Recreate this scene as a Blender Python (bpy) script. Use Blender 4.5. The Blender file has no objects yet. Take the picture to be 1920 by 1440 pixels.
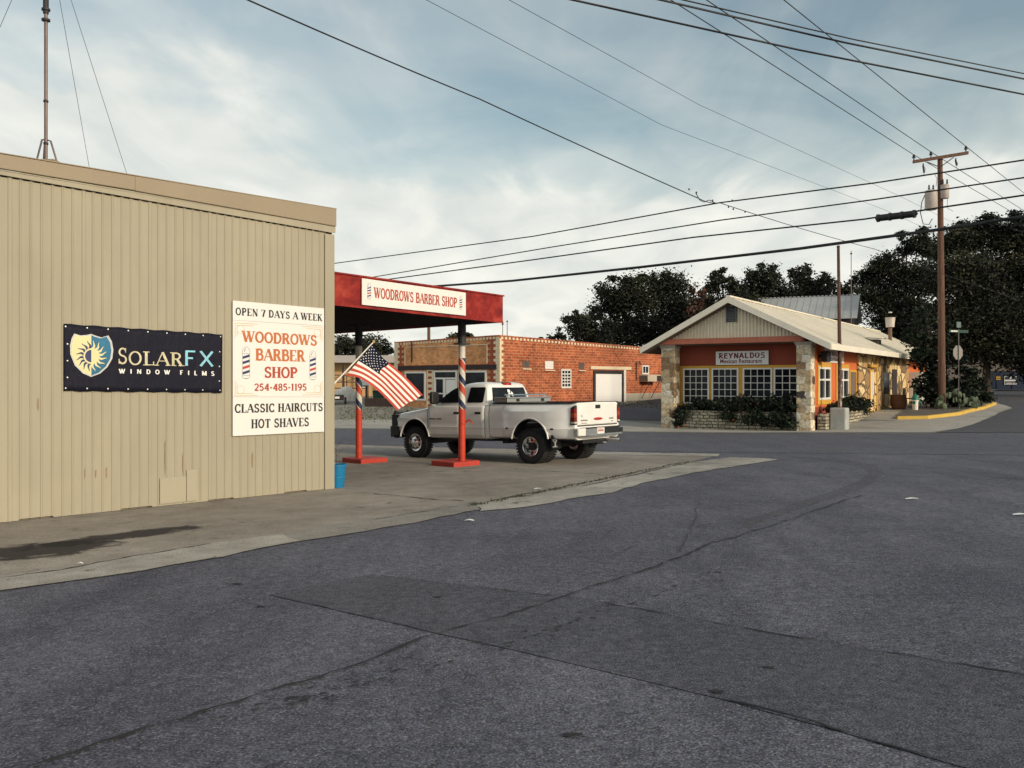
import bpy, bmesh, math, random
import numpy as np
from mathutils import Vector, Matrix, geometry
random.seed(7); rng = np.random.default_rng(11)
scene = bpy.context.scene
COL = scene.collection
R_ = math.radians
# ---------------------------------------------------------------- camera
FOC, HZ, EYE = 1637.0, 715.0, 2.0        # focal length and horizon row of the 1920 x 1440 photograph, eye height in metres
cd = bpy.data.cameras.new('camera'); cam = bpy.data.objects.new('camera', cd); COL.objects.link(cam)
cd.sensor_width = 36.0; cd.lens = 36.0 * FOC / 1920.0
cd.shift_y = (HZ - 720.0) / 1920.0
cd.clip_start = 0.1; cd.clip_end = 2000
cam.location = (0, 0, EYE); cam.rotation_euler = (R_(90), 0, 0)
scene.camera = cam
# ---------------------------------------------------------------- light and sky
SUN_EL, SUN_AZ = 20.0, 131.0             # low sun from the side street, behind the camera's shoulder
sd = bpy.data.lights.new('sun', 'SUN'); so = bpy.data.objects.new('sun', sd); COL.objects.link(so)
sd.energy = 2.1; sd.angle = R_(5.0); sd.color = (1.0, 0.85, 0.68)
tosun = Vector((math.sin(R_(SUN_AZ)) * math.cos(R_(SUN_EL)), math.cos(R_(SUN_AZ)) * math.cos(R_(SUN_EL)), math.sin(R_(SUN_EL))))
so.rotation_euler = tosun.to_track_quat('Z', 'Y').to_euler(); so.location = tosun * 60
scene.view_settings.view_transform = 'Standard'; scene.view_settings.look = 'None'
scene.view_settings.exposure = 0.30; scene.view_settings.gamma = 1.0

def N(nt, typ, **kw):
    n = nt.nodes.new(typ)
    for k, v in kw.items():
        if k == 'inp':
            for kk, vv in v.items(): n.inputs[kk].default_value = vv
        else: setattr(n, k, v)
    return n
def mth(nt, op, a, b=None, c=None, clamp=False):
    n = nt.nodes.new('ShaderNodeMath'); n.operation = op; n.use_clamp = clamp
    for i, x in enumerate((a, b, c)):
        if x is None: continue
        if isinstance(x, (int, float)): n.inputs[i].default_value = x
        else: nt.links.new(x, n.inputs[i])
    return n.outputs[0]
def mixc(nt, f, a, b, blend='MIX'):
    n = nt.nodes.new('ShaderNodeMix'); n.data_type = 'RGBA'; n.blend_type = blend
    for s, x in ((0, f), (6, a), (7, b)):
        if isinstance(x, (int, float)): n.inputs[s].default_value = x
        elif isinstance(x, (tuple, list)): n.inputs[s].default_value = (*x[:3], 1)
        else: nt.links.new(x, n.inputs[s])
    return n.outputs[2]
def ramp(nt, fac, stops, interp='LINEAR'):
    n = nt.nodes.new('ShaderNodeValToRGB'); n.color_ramp.interpolation = interp
    e = n.color_ramp.elements
    while len(e) < len(stops): e.new(0.5)
    for el, (p, c) in zip(e, stops):
        el.position = p; el.color = (*c, 1) if isinstance(c, (tuple, list)) else (c, c, c, 1)
    nt.links.new(fac, n.inputs[0]); return n.outputs[0]
def noise(nt, vec, scale, detail=4, rough=.55, dist=0):
    n = nt.nodes.new('ShaderNodeTexNoise'); n.inputs['Scale'].default_value = scale; n.inputs['Detail'].default_value = detail
    n.inputs['Roughness'].default_value = rough; n.inputs['Distortion'].default_value = dist
    nt.links.new(vec, n.inputs['Vector']); return n.outputs[0]
def vmap(nt, vec, scale=(1, 1, 1), rot=(0, 0, 0), loc=(0, 0, 0)):
    n = nt.nodes.new('ShaderNodeMapping'); n.inputs['Scale'].default_value = scale; n.inputs['Rotation'].default_value = rot; n.inputs['Location'].default_value = loc
    nt.links.new(vec, n.inputs[0]); return n.outputs[0]

world = bpy.data.worlds.new('World'); scene.world = world; world.use_nodes = True
wt = world.node_tree; wt.nodes.clear()
sky = N(wt, 'ShaderNodeTexSky', sky_type='NISHITA', sun_disc=False)
sky.sun_elevation = R_(SUN_EL); sky.sun_rotation = R_(SUN_AZ); sky.air_density = 1.0; sky.dust_density = 1.6; sky.ozone_density = 1.5
SKY_K = 0.135
tc = N(wt, 'ShaderNodeTexCoord'); d = tc.outputs['Generated']
sp = N(wt, 'ShaderNodeSeparateXYZ'); wt.links.new(d, sp.inputs[0])
up = mth(wt, 'MAXIMUM', sp.outputs[2], 0.0)
den = mth(wt, 'ADD', up, 0.16)
cv = N(wt, 'ShaderNodeCombineXYZ')
wt.links.new(mth(wt, 'DIVIDE', sp.outputs[0], den), cv.inputs[0]); wt.links.new(mth(wt, 'DIVIDE', sp.outputs[1], den), cv.inputs[1])
c1 = noise(wt, vmap(wt, cv.outputs[0], (0.8, 1.25, 1), (0, 0, R_(20)), (3.1, 0.4, 0)), 1.15, 6, .50, .3)
c2 = noise(wt, vmap(wt, cv.outputs[0], (1.5, 0.8, 1), (0, 0, R_(-35)), (7.7, 2.4, 0)), 2.6, 5, .52, .5)
low = ramp(wt, up, [(0.0, .66), (.12, .60), (.2, .42), (.29, .08), (.42, .0), (1, .02)])
side = mth(wt, 'MULTIPLY', sp.outputs[0], -0.42)
dens = mth(wt, 'ADD', mth(wt, 'ADD', mth(wt, 'MULTIPLY', c1, .95), mth(wt, 'MULTIPLY', c2, .38)), mth(wt, 'ADD', low, side))
cl = ramp(wt, dens, [(.50, .08), (.88, .58), (1.12, .95)])
warm = ramp(wt, mth(wt, 'ADD', c2, mth(wt, 'MULTIPLY', up, -.7)), [(.2, (.66, .69, .66)), (.60, (.88, .87, .80))])
blue = mixc(wt, 1.0, sky.outputs[0], (1.00, 0.95, 0.75), 'MULTIPLY')
bg1 = N(wt, 'ShaderNodeBackground'); wt.links.new(blue, bg1.inputs[0]); bg1.inputs[1].default_value = SKY_K
bg2 = N(wt, 'ShaderNodeBackground'); wt.links.new(warm, bg2.inputs[0]); bg2.inputs[1].default_value = 0.90
ms = N(wt, 'ShaderNodeMixShader'); wt.links.new(cl, ms.inputs[0]); wt.links.new(bg1.outputs[0], ms.inputs[1]); wt.links.new(bg2.outputs[0], ms.inputs[2])
wo = N(wt, 'ShaderNodeOutputWorld'); wt.links.new(ms.outputs[0], wo.inputs[0])

# ---------------------------------------------------------------- materials
def base_mat(name):
    m = bpy.data.materials.new(name); m.use_nodes = True
    nt = m.node_tree; b = nt.nodes['Principled BSDF']
    t = nt.nodes.new('ShaderNodeTexCoord')
    return m, nt, b, t.outputs['Object']
def bump(nt, b, h, strength, dist=.01):
    n = nt.nodes.new('ShaderNodeBump'); n.inputs['Strength'].default_value = strength; n.inputs['Distance'].default_value = dist
    nt.links.new(h, n.inputs['Height']); nt.links.new(n.outputs[0], b.inputs['Normal'])
def sc(c, k): return tuple(min(1, x * k) for x in c)
_mats = {}
def M(name, col, rough=.7, var=.18, s1=1.5, s2=30, bmp=0.0, metal=0, spec=.4, streak=0, bscale=None):
    if name in _mats: return _mats[name]
    m, nt, b, v = base_mat(name)
    a = noise(nt, v, s1, 6, .6); c = noise(nt, v if not streak else vmap(nt, v, (1, 1, streak)), s2, 3)
    f = mth(nt, 'ADD', mth(nt, 'MULTIPLY', a, .65), mth(nt, 'MULTIPLY', c, .35))
    cc = ramp(nt, f, [(.3, sc(col, 1 - var)), (.7, sc(col, 1 + var))])
    nt.links.new(cc, b.inputs['Base Color'])
    b.inputs['Roughness'].default_value = rough; b.inputs['Metallic'].default_value = metal
    b.inputs['Specular IOR Level'].default_value = spec
    if bmp: bump(nt, b, c if bscale is None else noise(nt, v, bscale, 3), bmp)
    _mats[name] = m; return m

def asphalt(name, c0, c1, fine=70, spots=.5, wear=.35, tint=None):
    m, nt, b, v = base_mat(name)
    big = noise(nt, v, .22, 7, .6, .4); mid = noise(nt, vmap(nt, v, (1, 1, 1), (0, 0, R_(45))), 1.7, 6, .62)
    streak = noise(nt, vmap(nt, v, (.9, .12, 1), (0, 0, R_(45))), 1.6, 5, .6)
    fn = noise(nt, v, fine, 3, .75)
    vo = N(nt, 'ShaderNodeTexVoronoi'); vo.inputs['Scale'].default_value = fine * .8; nt.links.new(v, vo.inputs['Vector'])
    f = mth(nt, 'ADD', mth(nt, 'MULTIPLY', big, .38), mth(nt, 'ADD', mth(nt, 'MULTIPLY', mid, .27), mth(nt, 'MULTIPLY', streak, .35)))
    c = ramp(nt, f, [(.33, c0), (.66, c1)])
    agg = ramp(nt, fn, [(.34, .35), (.5, 1.0), (.64, 1.95)])
    c = mixc(nt, 1.0, c, agg, 'MULTIPLY')
    c = mixc(nt, 1.0, c, ramp(nt, noise(nt, v, 13, 5, .7), [(.32, .62), (.5, 1.0), (.68, 1.4)]), 'MULTIPLY')
    w = noise(nt, v, fine * .9, 2, .5)
    c = mixc(nt, mth(nt, 'MULTIPLY', ramp(nt, w, [(.61, 0.0), (.68, 1.0)]), wear), c, (.34, .33, .325))
    sp = noise(nt, vmap(nt, v, (1, 1, 1), (0, 0, .5)), 3.2, 5, .7, .6)
    c = mixc(nt, mth(nt, 'MULTIPLY', ramp(nt, sp, [(.66, 0.0), (.72, 1.0)]), spots), c, sc(c0, .38))
    nt.links.new(c, b.inputs['Base Color']); b.inputs['Roughness'].default_value = .88; b.inputs['Specular IOR Level'].default_value = .25
    h = mth(nt, 'ADD', fn, mth(nt, 'MULTIPLY', vo.outputs[0], .6)); bump(nt, b, h, .55, .012)
    return m
def concrete(name, c0, c1, stain=None, spots=.5):
    m, nt, b, v = base_mat(name)
    big = noise(nt, v, .35, 7, .62, .5); mid = noise(nt, v, 2.6, 6, .65); fn = noise(nt, v, 55, 3, .7)
    f = mth(nt, 'ADD', mth(nt, 'MULTIPLY', big, .6), mth(nt, 'MULTIPLY', mid, .4))
    c = ramp(nt, f, [(.34, c0), (.64, c1)])
    c = mixc(nt, 1.0, c, ramp(nt, fn, [(.3, .62), (.5, 1.0), (.68, 1.35)]), 'MULTIPLY')
    sp = noise(nt, vmap(nt, v, (1, 1, 1), (0, 0, .8)), 2.4, 6, .7, .8)
    c = mixc(nt, mth(nt, 'MULTIPLY', ramp(nt, sp, [(.60, 0.0), (.68, 1.0)]), spots), c, sc(c0, .4))
    if stain:                                   # oil stains with a shape of their own: (x, y, length, width, turn)
        for (sx, sy, ln, wd, tn) in stain:
            vv = vmap(nt, v, (1, 1, 1), (0, 0, -tn), (0, 0, 0))
            off = Vector((sx, sy, 0)); off.rotate(Matrix.Rotation(-tn, 3, 'Z'))
            sx_ = N(nt, 'ShaderNodeSeparateXYZ'); nt.links.new(vv, sx_.inputs[0])
            dx = mth(nt, 'DIVIDE', mth(nt, 'SUBTRACT', sx_.outputs[0], off.x), ln); dy = mth(nt, 'DIVIDE', mth(nt, 'SUBTRACT', sx_.outputs[1], off.y), wd)
            r2 = mth(nt, 'ADD', mth(nt, 'MULTIPLY', dx, dx), mth(nt, 'MULTIPLY', dy, dy))
            nn = noise(nt, v, 2.4, 6, .62, .8)
            s = mth(nt, 'ADD', r2, mth(nt, 'MULTIPLY', mth(nt, 'SUBTRACT', nn, .5), 2.6))
            c = mixc(nt, ramp(nt, s, [(.55, .9), (1.15, 0.0)]), c, (.010, .010, .012))
    nt.links.new(c, b.inputs['Base Color']); b.inputs['Roughness'].default_value = .85; b.inputs['Specular IOR Level'].default_value = .25
    bump(nt, b, fn, .4, .01)
    return m
def brick(name, c1, c2, mortar, bw, bh, dark=None, moff=.012):
    m, nt, b, v = base_mat(name)
    s = N(nt, 'ShaderNodeSeparateXYZ'); nt.links.new(v, s.inputs[0])
    cx = N(nt, 'ShaderNodeCombineXYZ'); nt.links.new(mth(nt, 'ADD', s.outputs[0], s.outputs[1]), cx.inputs[0]); nt.links.new(s.outputs[2], cx.inputs[1])
    bt = N(nt, 'ShaderNodeTexBrick'); nt.links.new(cx.outputs[0], bt.inputs['Vector'])
    bt.inputs['Scale'].default_value = 1; bt.inputs['Brick Width'].default_value = bw; bt.inputs['Row Height'].default_value = bh
    bt.inputs['Mortar Size'].default_value = moff; bt.inputs['Mortar Smooth'].default_value = .3; bt.inputs['Bias'].default_value = -.1
    bt.inputs['Color1'].default_value = (*c1, 1); bt.inputs['Color2'].default_value = (*c2, 1); bt.inputs['Mortar'].default_value = (*mortar, 1)
    c = mixc(nt, 1.0, bt.outputs[0], ramp(nt, noise(nt, v, .5, 6, .65), [(.3, .62), (.7, 1.35)]), 'MULTIPLY')
    c = mixc(nt, 1.0, c, ramp(nt, noise(nt, cx.outputs[0], 3.3, 3, .6), [(.34, .66), (.5, 1.0), (.7, 1.12)]), 'MULTIPLY')
    nt.links.new(c, b.inputs['Base Color']); b.inputs['Roughness'].default_value = .9
    bump(nt, b, bt.outputs['Fac'], -.5, .02)
    return m
def stone(name, scale, cols, mortar, stretch=(1, 1, 1), edge=.05, rot=0):
    m, nt, b, v = base_mat(name)
    v2 = vmap(nt, v, stretch)
    nz = N(nt, 'ShaderNodeTexNoise'); nz.inputs['Scale'].default_value = 2.2; nt.links.new(v, nz.inputs['Vector'])
    v3 = N(nt, 'ShaderNodeVectorMath', operation='MULTIPLY_ADD'); nt.links.new(nz.outputs['Color'], v3.inputs[0]); v3.inputs[1].default_value = (.25, .25, .25); nt.links.new(v2, v3.inputs[2])
    a = N(nt, 'ShaderNodeTexVoronoi'); a.inputs['Scale'].default_value = scale; nt.links.new(v3.outputs[0], a.inputs['Vector'])
    e = N(nt, 'ShaderNodeTexVoronoi', feature='DISTANCE_TO_EDGE'); e.inputs['Scale'].default_value = scale; nt.links.new(v3.outputs[0], e.inputs['Vector'])
    s = N(nt, 'ShaderNodeSeparateColor'); nt.links.new(a.outputs['Color'], s.inputs[0])
    c = ramp(nt, s.outputs[0], cols, 'CONSTANT')
    c = mixc(nt, 1.0, c, ramp(nt, noise(nt, v, 7, 6, .7), [(.3, .5), (.5, 1.0), (.72, 1.35)]), 'MULTIPLY')
    k = ramp(nt, e.outputs[0], [(edge * .4, 0.0), (edge, 1.0)])
    c = mixc(nt, k, mortar, c)
    nt.links.new(c, b.inputs['Base Color']); b.inputs['Roughness'].default_value = .9
    bump(nt, b, mth(nt, 'ADD', k, mth(nt, 'MULTIPLY', noise(nt, v, 14, 4), .5)), .9, .05)
    return m
def glass_dark(name, col=(.012, .013, .017), rough=.10):
    m, nt, b, v = base_mat(name)
    c = ramp(nt, noise(nt, v, 1.1, 5, .6), [(.35, sc(col, .5)), (.72, sc(col, 2.6))])
    nt.links.new(c, b.inputs['Base Color']); b.inputs['Roughness'].default_value = rough; b.inputs['Specular IOR Level'].default_value = .14
    return m
def blockwall(name, bw, bh, cols, mortar):
    m, nt, b, v = base_mat(name)
    s = N(nt, 'ShaderNodeSeparateXYZ'); nt.links.new(v, s.inputs[0])
    w = noise(nt, v, 4.5, 3, .5); w2 = noise(nt, vmap(nt, v, (1, 1, 1), (0, 0, 0), (5, 3, 9)), 3.5, 3, .5)
    cx = N(nt, 'ShaderNodeCombineXYZ'); nt.links.new(mth(nt, 'ADD', mth(nt, 'ADD', s.outputs[0], s.outputs[1]), mth(nt, 'MULTIPLY', w, .14)), cx.inputs[0]); nt.links.new(mth(nt, 'ADD', s.outputs[2], mth(nt, 'MULTIPLY', w2, .07)), cx.inputs[1])
    bt = N(nt, 'ShaderNodeTexBrick'); nt.links.new(cx.outputs[0], bt.inputs['Vector']); bt.offset_frequency = 2; bt.squash = .8; bt.squash_frequency = 3
    bt.inputs['Scale'].default_value = 1; bt.inputs['Brick Width'].default_value = bw; bt.inputs['Row Height'].default_value = bh
    bt.inputs['Mortar Size'].default_value = .02; bt.inputs['Mortar Smooth'].default_value = .25; bt.inputs['Bias'].default_value = 0
    bt.inputs['Color1'].default_value = (*cols[0], 1); bt.inputs['Color2'].default_value = (*cols[1], 1); bt.inputs['Mortar'].default_value = (*mortar, 1)
    c = mixc(nt, 1.0, bt.outputs[0], ramp(nt, noise(nt, v, 5, 5, .65), [(.3, .55), (.52, 1.0), (.7, 1.3)]), 'MULTIPLY')
    nt.links.new(c, b.inputs['Base Color']); b.inputs['Roughness'].default_value = .9; bump(nt, b, bt.outputs['Fac'], -.8, .04)
    return m
def rubble(name, bw, bh, cols, mortar):
    m, nt, b, v = base_mat(name)
    s = N(nt, 'ShaderNodeSeparateXYZ'); nt.links.new(v, s.inputs[0])
    w = noise(nt, v, 3.2, 4, .55); w2 = noise(nt, vmap(nt, v, (1, 1, 1), (0, 0, 0), (5, 3, 9)), 3.6, 4, .55)
    cx = N(nt, 'ShaderNodeCombineXYZ'); nt.links.new(mth(nt, 'ADD', mth(nt, 'ADD', s.outputs[0], s.outputs[1]), mth(nt, 'MULTIPLY', w, .42)), cx.inputs[0]); nt.links.new(mth(nt, 'ADD', s.outputs[2], mth(nt, 'MULTIPLY', w2, .40)), cx.inputs[1])
    bt = N(nt, 'ShaderNodeTexBrick'); nt.links.new(cx.outputs[0], bt.inputs['Vector']); bt.squash = 1.7; bt.squash_frequency = 3; bt.offset = .37
    bt.inputs['Scale'].default_value = 1; bt.inputs['Brick Width'].default_value = bw; bt.inputs['Row Height'].default_value = bh
    bt.inputs['Mortar Size'].default_value = .010; bt.inputs['Mortar Smooth'].default_value = .4; bt.inputs['Bias'].default_value = 0
    bt.inputs['Color1'].default_value = (0, 0, 0, 1); bt.inputs['Color2'].default_value = (1, 1, 1, 1); bt.inputs['Mortar'].default_value = (.5, .5, .5, 1)
    c = ramp(nt, bt.outputs[0], cols, 'CONSTANT')
    c = mixc(nt, 1.0, c, ramp(nt, noise(nt, v, 6, 6, .72, .6), [(.3, .42), (.5, 1.0), (.72, 1.35)]), 'MULTIPLY')
    c = mixc(nt, bt.outputs['Fac'], c, mortar)
    nt.links.new(c, b.inputs['Base Color']); b.inputs['Roughness'].default_value = .92
    bump(nt, b, mth(nt, 'SUBTRACT', mth(nt, 'MULTIPLY', noise(nt, v, 9, 5), .8), bt.outputs['Fac']), .9, .05)
    return m
def leaf_mat(name, c0, c1):
    m, nt, b, v = base_mat(name)
    f = noise(nt, v, .55, 5, .65); f2 = noise(nt, v, 6, 2)
    c = ramp(nt, mth(nt, 'ADD', mth(nt, 'MULTIPLY', f, .6), mth(nt, 'MULTIPLY', f2, .4)), [(.36, c0), (.66, c1)])
    nt.links.new(c, b.inputs['Base Color']); b.inputs['Roughness'].default_value = .65; b.inputs['Specular IOR Level'].default_value = .2
    return m

# ---------------------------------------------------------------- mesh helpers
class MB:
    def __init__(s): s.v = []; s.f = []; s.m = []
    def add(s, vs, fs, mi=0):
        o = len(s.v); s.v += [tuple(x) for x in vs]; s.f += [tuple(i + o for i in f) for f in fs]; s.m += [mi] * len(fs); return s
    def box(s, x0, x1, y0, y1, z0, z1, mi=0):
        return s.add([(x0, y0, z0), (x1, y0, z0), (x1, y1, z0), (x0, y1, z0), (x0, y0, z1), (x1, y0, z1), (x1, y1, z1), (x0, y1, z1)],
                     [(0, 3, 2, 1), (4, 5, 6, 7), (0, 1, 5, 4), (1, 2, 6, 5), (2, 3, 7, 6), (3, 0, 4, 7)], mi)
    def frame(s, o, ax, ay, az, dims, mi=0):     # box spanned from corner o by three vectors
        o, ax, ay, az = map(Vector, (o, ax, ay, az)); ax = ax * dims[0]; ay = ay * dims[1]; az = az * dims[2]
        p = [o, o + ax, o + ax + ay, o + ay]; p += [q + az for q in p]
        return s.add(p, [(0, 3, 2, 1), (4, 5, 6, 7), (0, 1, 5, 4), (1, 2, 6, 5), (2, 3, 7, 6), (3, 0, 4, 7)], mi)
    def prism(s, pts, axis, a0, a1, mi=0):       # polygon pts in the plane across axis, extruded a0..a1
        def P(u, w, a): return {'x': (a, u, w), 'y': (u, a, w), 'z': (u, w, a)}[axis]
        n = len(pts); vs = [P(u, w, a0) for u, w in pts] + [P(u, w, a1) for u, w in pts]
        return s.add(vs, [tuple(range(n)), tuple(range(2 * n - 1, n - 1, -1))] + [(i, i + n, (i + 1) % n + n, (i + 1) % n) for i in range(n)], mi)
    def tube(s, pts, r, n=8, mi=0, cap=True):
        pts = [Vector(p) for p in pts]; k = len(pts); rr = r if isinstance(r, (list, tuple)) else [r] * k
        vs = []; ref = None
        for i, p in enumerate(pts):
            t = (pts[min(i + 1, k - 1)] - pts[max(i - 1, 0)]).normalized()
            if ref is None: ref = t.orthogonal().normalized()
            ref = (ref - t * ref.dot(t)).normalized() if (ref - t * ref.dot(t)).length > 1e-6 else t.orthogonal().normalized()
            b = t.cross(ref)
            vs += [p + (ref * math.cos(2 * math.pi * j / n) + b * math.sin(2 * math.pi * j / n)) * rr[i] for j in range(n)]
        fs = [(i * n + j, i * n + (j + 1) % n, (i + 1) * n + (j + 1) % n, (i + 1) * n + j) for i in range(k - 1) for j in range(n)]
        if cap: fs += [tuple(range(n - 1, -1, -1)), tuple((k - 1) * n + j for j in range(n))]
        return s.add(vs, fs, mi)
    def lathe(s, prof, c=(0, 0, 0), axis='z', n=24, mi=0, closed=False):
        vs = []
        for r, h in prof:
            for j in range(n):
                a = 2 * math.pi * j / n; u, w = r * math.cos(a), r * math.sin(a)
                q = {'z': (u, w, h), 'y': (u, h, w), 'x': (h, u, w)}[axis]
                vs.append((q[0] + c[0], q[1] + c[1], q[2] + c[2]))
        k = len(prof)
        fs = [(i * n + j, i * n + (j + 1) % n, (i + 1) * n + (j + 1) % n, (i + 1) * n + j) for i in range(k - 1) for j in range(n)]
        if closed: fs += [((k - 1) * n + j, (k - 1) * n + (j + 1) % n, (j + 1) % n, j) for j in range(n)]
        return s.add(vs, fs, mi)
    def build(s, name, mats, parent=None, smooth=None, bevel=None, fixn=True, props=None):
        me = bpy.data.meshes.new(name); me.from_pydata(s.v, [], s.f)
        for m in (mats if isinstance(mats, (list, tuple)) else [mats]): me.materials.append(m)
        if any(s.m): me.polygons.foreach_set('material_index', s.m)
        if fixn:
            bm = bmesh.new(); bm.from_mesh(me); bmesh.ops.recalc_face_normals(bm, faces=bm.faces); bm.to_mesh(me); bm.free()
        if smooth is not None:
            me.polygons.foreach_set('use_smooth', [True] * len(me.polygons)); me.set_sharp_from_angle(angle=R_(smooth))
        o = bpy.data.objects.new(name, me); COL.objects.link(o)
        if parent: o.parent = parent
        if bevel:
            b = o.modifiers.new('edge', 'BEVEL'); b.width = bevel; b.segments = 2; b.limit_method = 'ANGLE'; b.angle_limit = R_(40)
        for k, x in (props or {}).items(): o[k] = x
        return o
def tag(o, label, cat, group=None):
    o['label'] = label; o['category'] = cat
    if group: o['group'] = group
    return o
def thing(name, label, cat, loc=(0, 0, 0), rot=0.0, group=None):
    o = bpy.data.objects.new(name, None); COL.objects.link(o); o.location = loc; o.rotation_euler = (0, 0, rot); o.empty_display_size = .2
    return tag(o, label, cat, group)
def copy_thing(o, parent=None):
    c = o.copy(); COL.objects.link(c)
    if parent: c.parent = parent
    for ch in list(o.children): copy_thing(ch, c)
    return c

# ---------------------------------------------------------------- survey: the lie of the land, and points measured off it
def _slope(p): return 0 if p < 3.5 else .055 * (p - 3.5) / 3 if p < 6.5 else .055 if p < 12 else .055 - .03 * (p - 12) / 3 if p < 15 else .025 if p < 70 else 0
_tab = [0.0]
for i in range(1600): _tab.append(_tab[-1] + _slope((i + .5) * .25) * .25)
def G(X, Y):
    q = -(X + 3.317) * .712 + (Y - 16.21) * .702
    b = 6 if q > 8 else q - (q - 4) ** 2 / 8 if q > 4 else q if q > -14 else q + (q + 14) ** 2 / 16 if q > -22 else -18
    p = (X - 11.3) * .26 + (Y - 34.2) * .966; r = 0
    if p > 0:
        i = min(int(p / .25), len(_tab) - 2); r = _tab[i] + (_tab[i + 1] - _tab[i]) * (p / .25 - i)
    return -.02 * b + r
def gp(px, py):                                  # the ground seen at a point of the photograph
    k, s, Y = (px - 960) / FOC, (py - HZ) / FOC, 3.0
    while Y < 300 and EYE - s * Y > G(k * Y, Y): Y *= 1.02
    a, b = Y / 1.02, Y
    for _ in range(40):
        m = (a + b) / 2
        if EYE - s * m < G(k * m, m): b = m
        else: a = m
    return (k * a, a)
def at(px, py, Y): return Vector(((px - 960) / FOC * Y, Y, EYE + (HZ - py) / FOC * Y))
class Frame:                                     # a building's own axes
    def __init__(s, ox, oy, ang):
        s.o = (ox, oy); s.a = ang; s.ex = (math.cos(ang), math.sin(ang)); s.ey = (-math.sin(ang), math.cos(ang))
    def loc(s, X, Y): dx, dy = X - s.o[0], Y - s.o[1]; return dx * s.ex[0] + dy * s.ex[1], dx * s.ey[0] + dy * s.ey[1]
    def wor(s, x, y): return s.o[0] + x * s.ex[0] + y * s.ey[0], s.o[1] + x * s.ex[1] + y * s.ey[1]
    def fy(s, px, py, yl):
        k = (px - 960) / FOC; Y = (yl + s.o[0] * s.ey[0] + s.o[1] * s.ey[1]) / (k * s.ey[0] + s.ey[1])
        return s.loc(k * Y, Y)[0], EYE + (HZ - py) * Y / FOC
    def fx(s, px, py, xl):
        k = (px - 960) / FOC; Y = (xl + s.o[0] * s.ex[0] + s.o[1] * s.ex[1]) / (k * s.ex[0] + s.ex[1])
        return s.loc(k * Y, Y)[1], EYE + (HZ - py) * Y / FOC

# ---------------------------------------------------------------- ground
def axis_pts(a, b, fa, fb, fine, coarse):
    xs = [fa + i * fine for i in range(int((fb - fa) / fine) + 1)]
    x = fa; st = coarse
    lo = []
    while x > a: x -= st; lo.append(x); st *= 1.25
    x = fb; st = coarse; hi = []
    while x < b: x += st; hi.append(x); st *= 1.25
    return lo[::-1] + xs + hi
gx = axis_pts(-400, 500, -25, 60, .5, 1.5); gy = axis_pts(-60, 900, -6, 85, .5, 1.5)
gm = MB(); nx, ny = len(gx), len(gy)
gm.v = [(x, y, G(x, y)) for y in gy for x in gx]
gm.f = [(j * nx + i, j * nx + i + 1, (j + 1) * nx + i + 1, (j + 1) * nx + i) for j in range(ny - 1) for i in range(nx - 1)]
gm.m = [0] * len(gm.f)
m_dirt = concrete('dry_ground', (.15, .145, .12), (.27, .255, .22), None, .5)
g_ob = gm.build('ground', m_dirt, None, 60, fixn=False); g_ob['kind'] = 'structure'
def rag(pts, amp, step=.35, closed=True):
    out = []; n = len(pts)
    for i in range(n if closed else n - 1):
        a = Vector(pts[i]).to_2d(); b = Vector(pts[(i + 1) % n]).to_2d(); L = (b - a).length; k = max(1, min(400, int(L / step)))
        nrm = Vector((-(b - a).y, (b - a).x)) / max(L, 1e-6)
        w = 0
        for j in range(k):
            w = w * .6 + random.uniform(-1, 1) * amp * .8
            out.append(a.lerp(b, j / k) + (nrm * w if j else Vector((0, 0))))
    if not closed: out.append(Vector(pts[-1]).to_2d())
    return out
def drape(name, outline, lift, mat, amp=0, step=.35, cell=.5, kind='structure'):
    pts = rag(outline, amp, step) if amp else rag(outline, 0, 2.0)
    xs = [p.x for p in pts]; ys = [p.y for p in pts]
    n = len(pts); vs = list(pts); 
    for X in gx:
        if min(xs) < X < max(xs):
            for Y in gy:
                if min(ys) < Y < max(ys): vs.append(Vector((X + .0013, Y + .0017)))
    r = geometry.delaunay_2d_cdt(vs, [(i, (i + 1) % n) for i in range(n)], [list(range(n))], 1, 1e-5)
    me = bpy.data.meshes.new(name); me.from_pydata([(p.x, p.y, G(p.x, p.y) + lift) for p in r[0]], [], [tuple(f) for f in r[2]])
    bm = bmesh.new(); bm.from_mesh(me)
    for f in bm.faces:
        if f.normal.z < 0: f.normal_flip()
        f.smooth = True
    bm.to_mesh(me); bm.free()
    me.materials.append(mat); o = bpy.data.objects.new(name, me); COL.objects.link(o); o['kind'] = kind
    return o
def GP(*pp): return [gp(*p) for p in pp]
m_asph = asphalt('asphalt_old', (.038, .040, .060), (.126, .128, .158), 66, .6, .6)
m_asph_main = asphalt('asphalt_main', (.062, .064, .082), (.108, .111, .132), 60, .35, .25)
m_asph_dark = asphalt('asphalt_patch', (.046, .048, .064), (.084, .086, .105), 85, .5, .35)
m_asph_side = asphalt('asphalt_side', (.055, .056, .066), (.088, .088, .10), 45, .4, .2)
_s0 = gp(60, 1035); _s1 = gp(215, 1008)
m_lot = concrete('lot_concrete', (.175, .155, .135), (.335, .305, .265), [(_s0[0], _s0[1], 1.0, .62, R_(46)), (_s1[0], _s1[1], 1.25, .34, R_(47))], .55)
m_pale = concrete('pale_concrete', (.18, .17, .15), (.44, .42, .375), None, .9)
m_edge = concrete('worn_edge', (.15, .14, .125), (.29, .275, .25), None, .8)
m_far_pave = concrete('far_pavement', (.26, .25, .225), (.40, .385, .345), None, .4)
m_crack = M('crack_tar', (.018, .018, .021), .9, .3)
def between(a, b, t): return (a[0] + (b[0] - a[0]) * t, a[1] + (b[1] - a[1]) * t)
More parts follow.
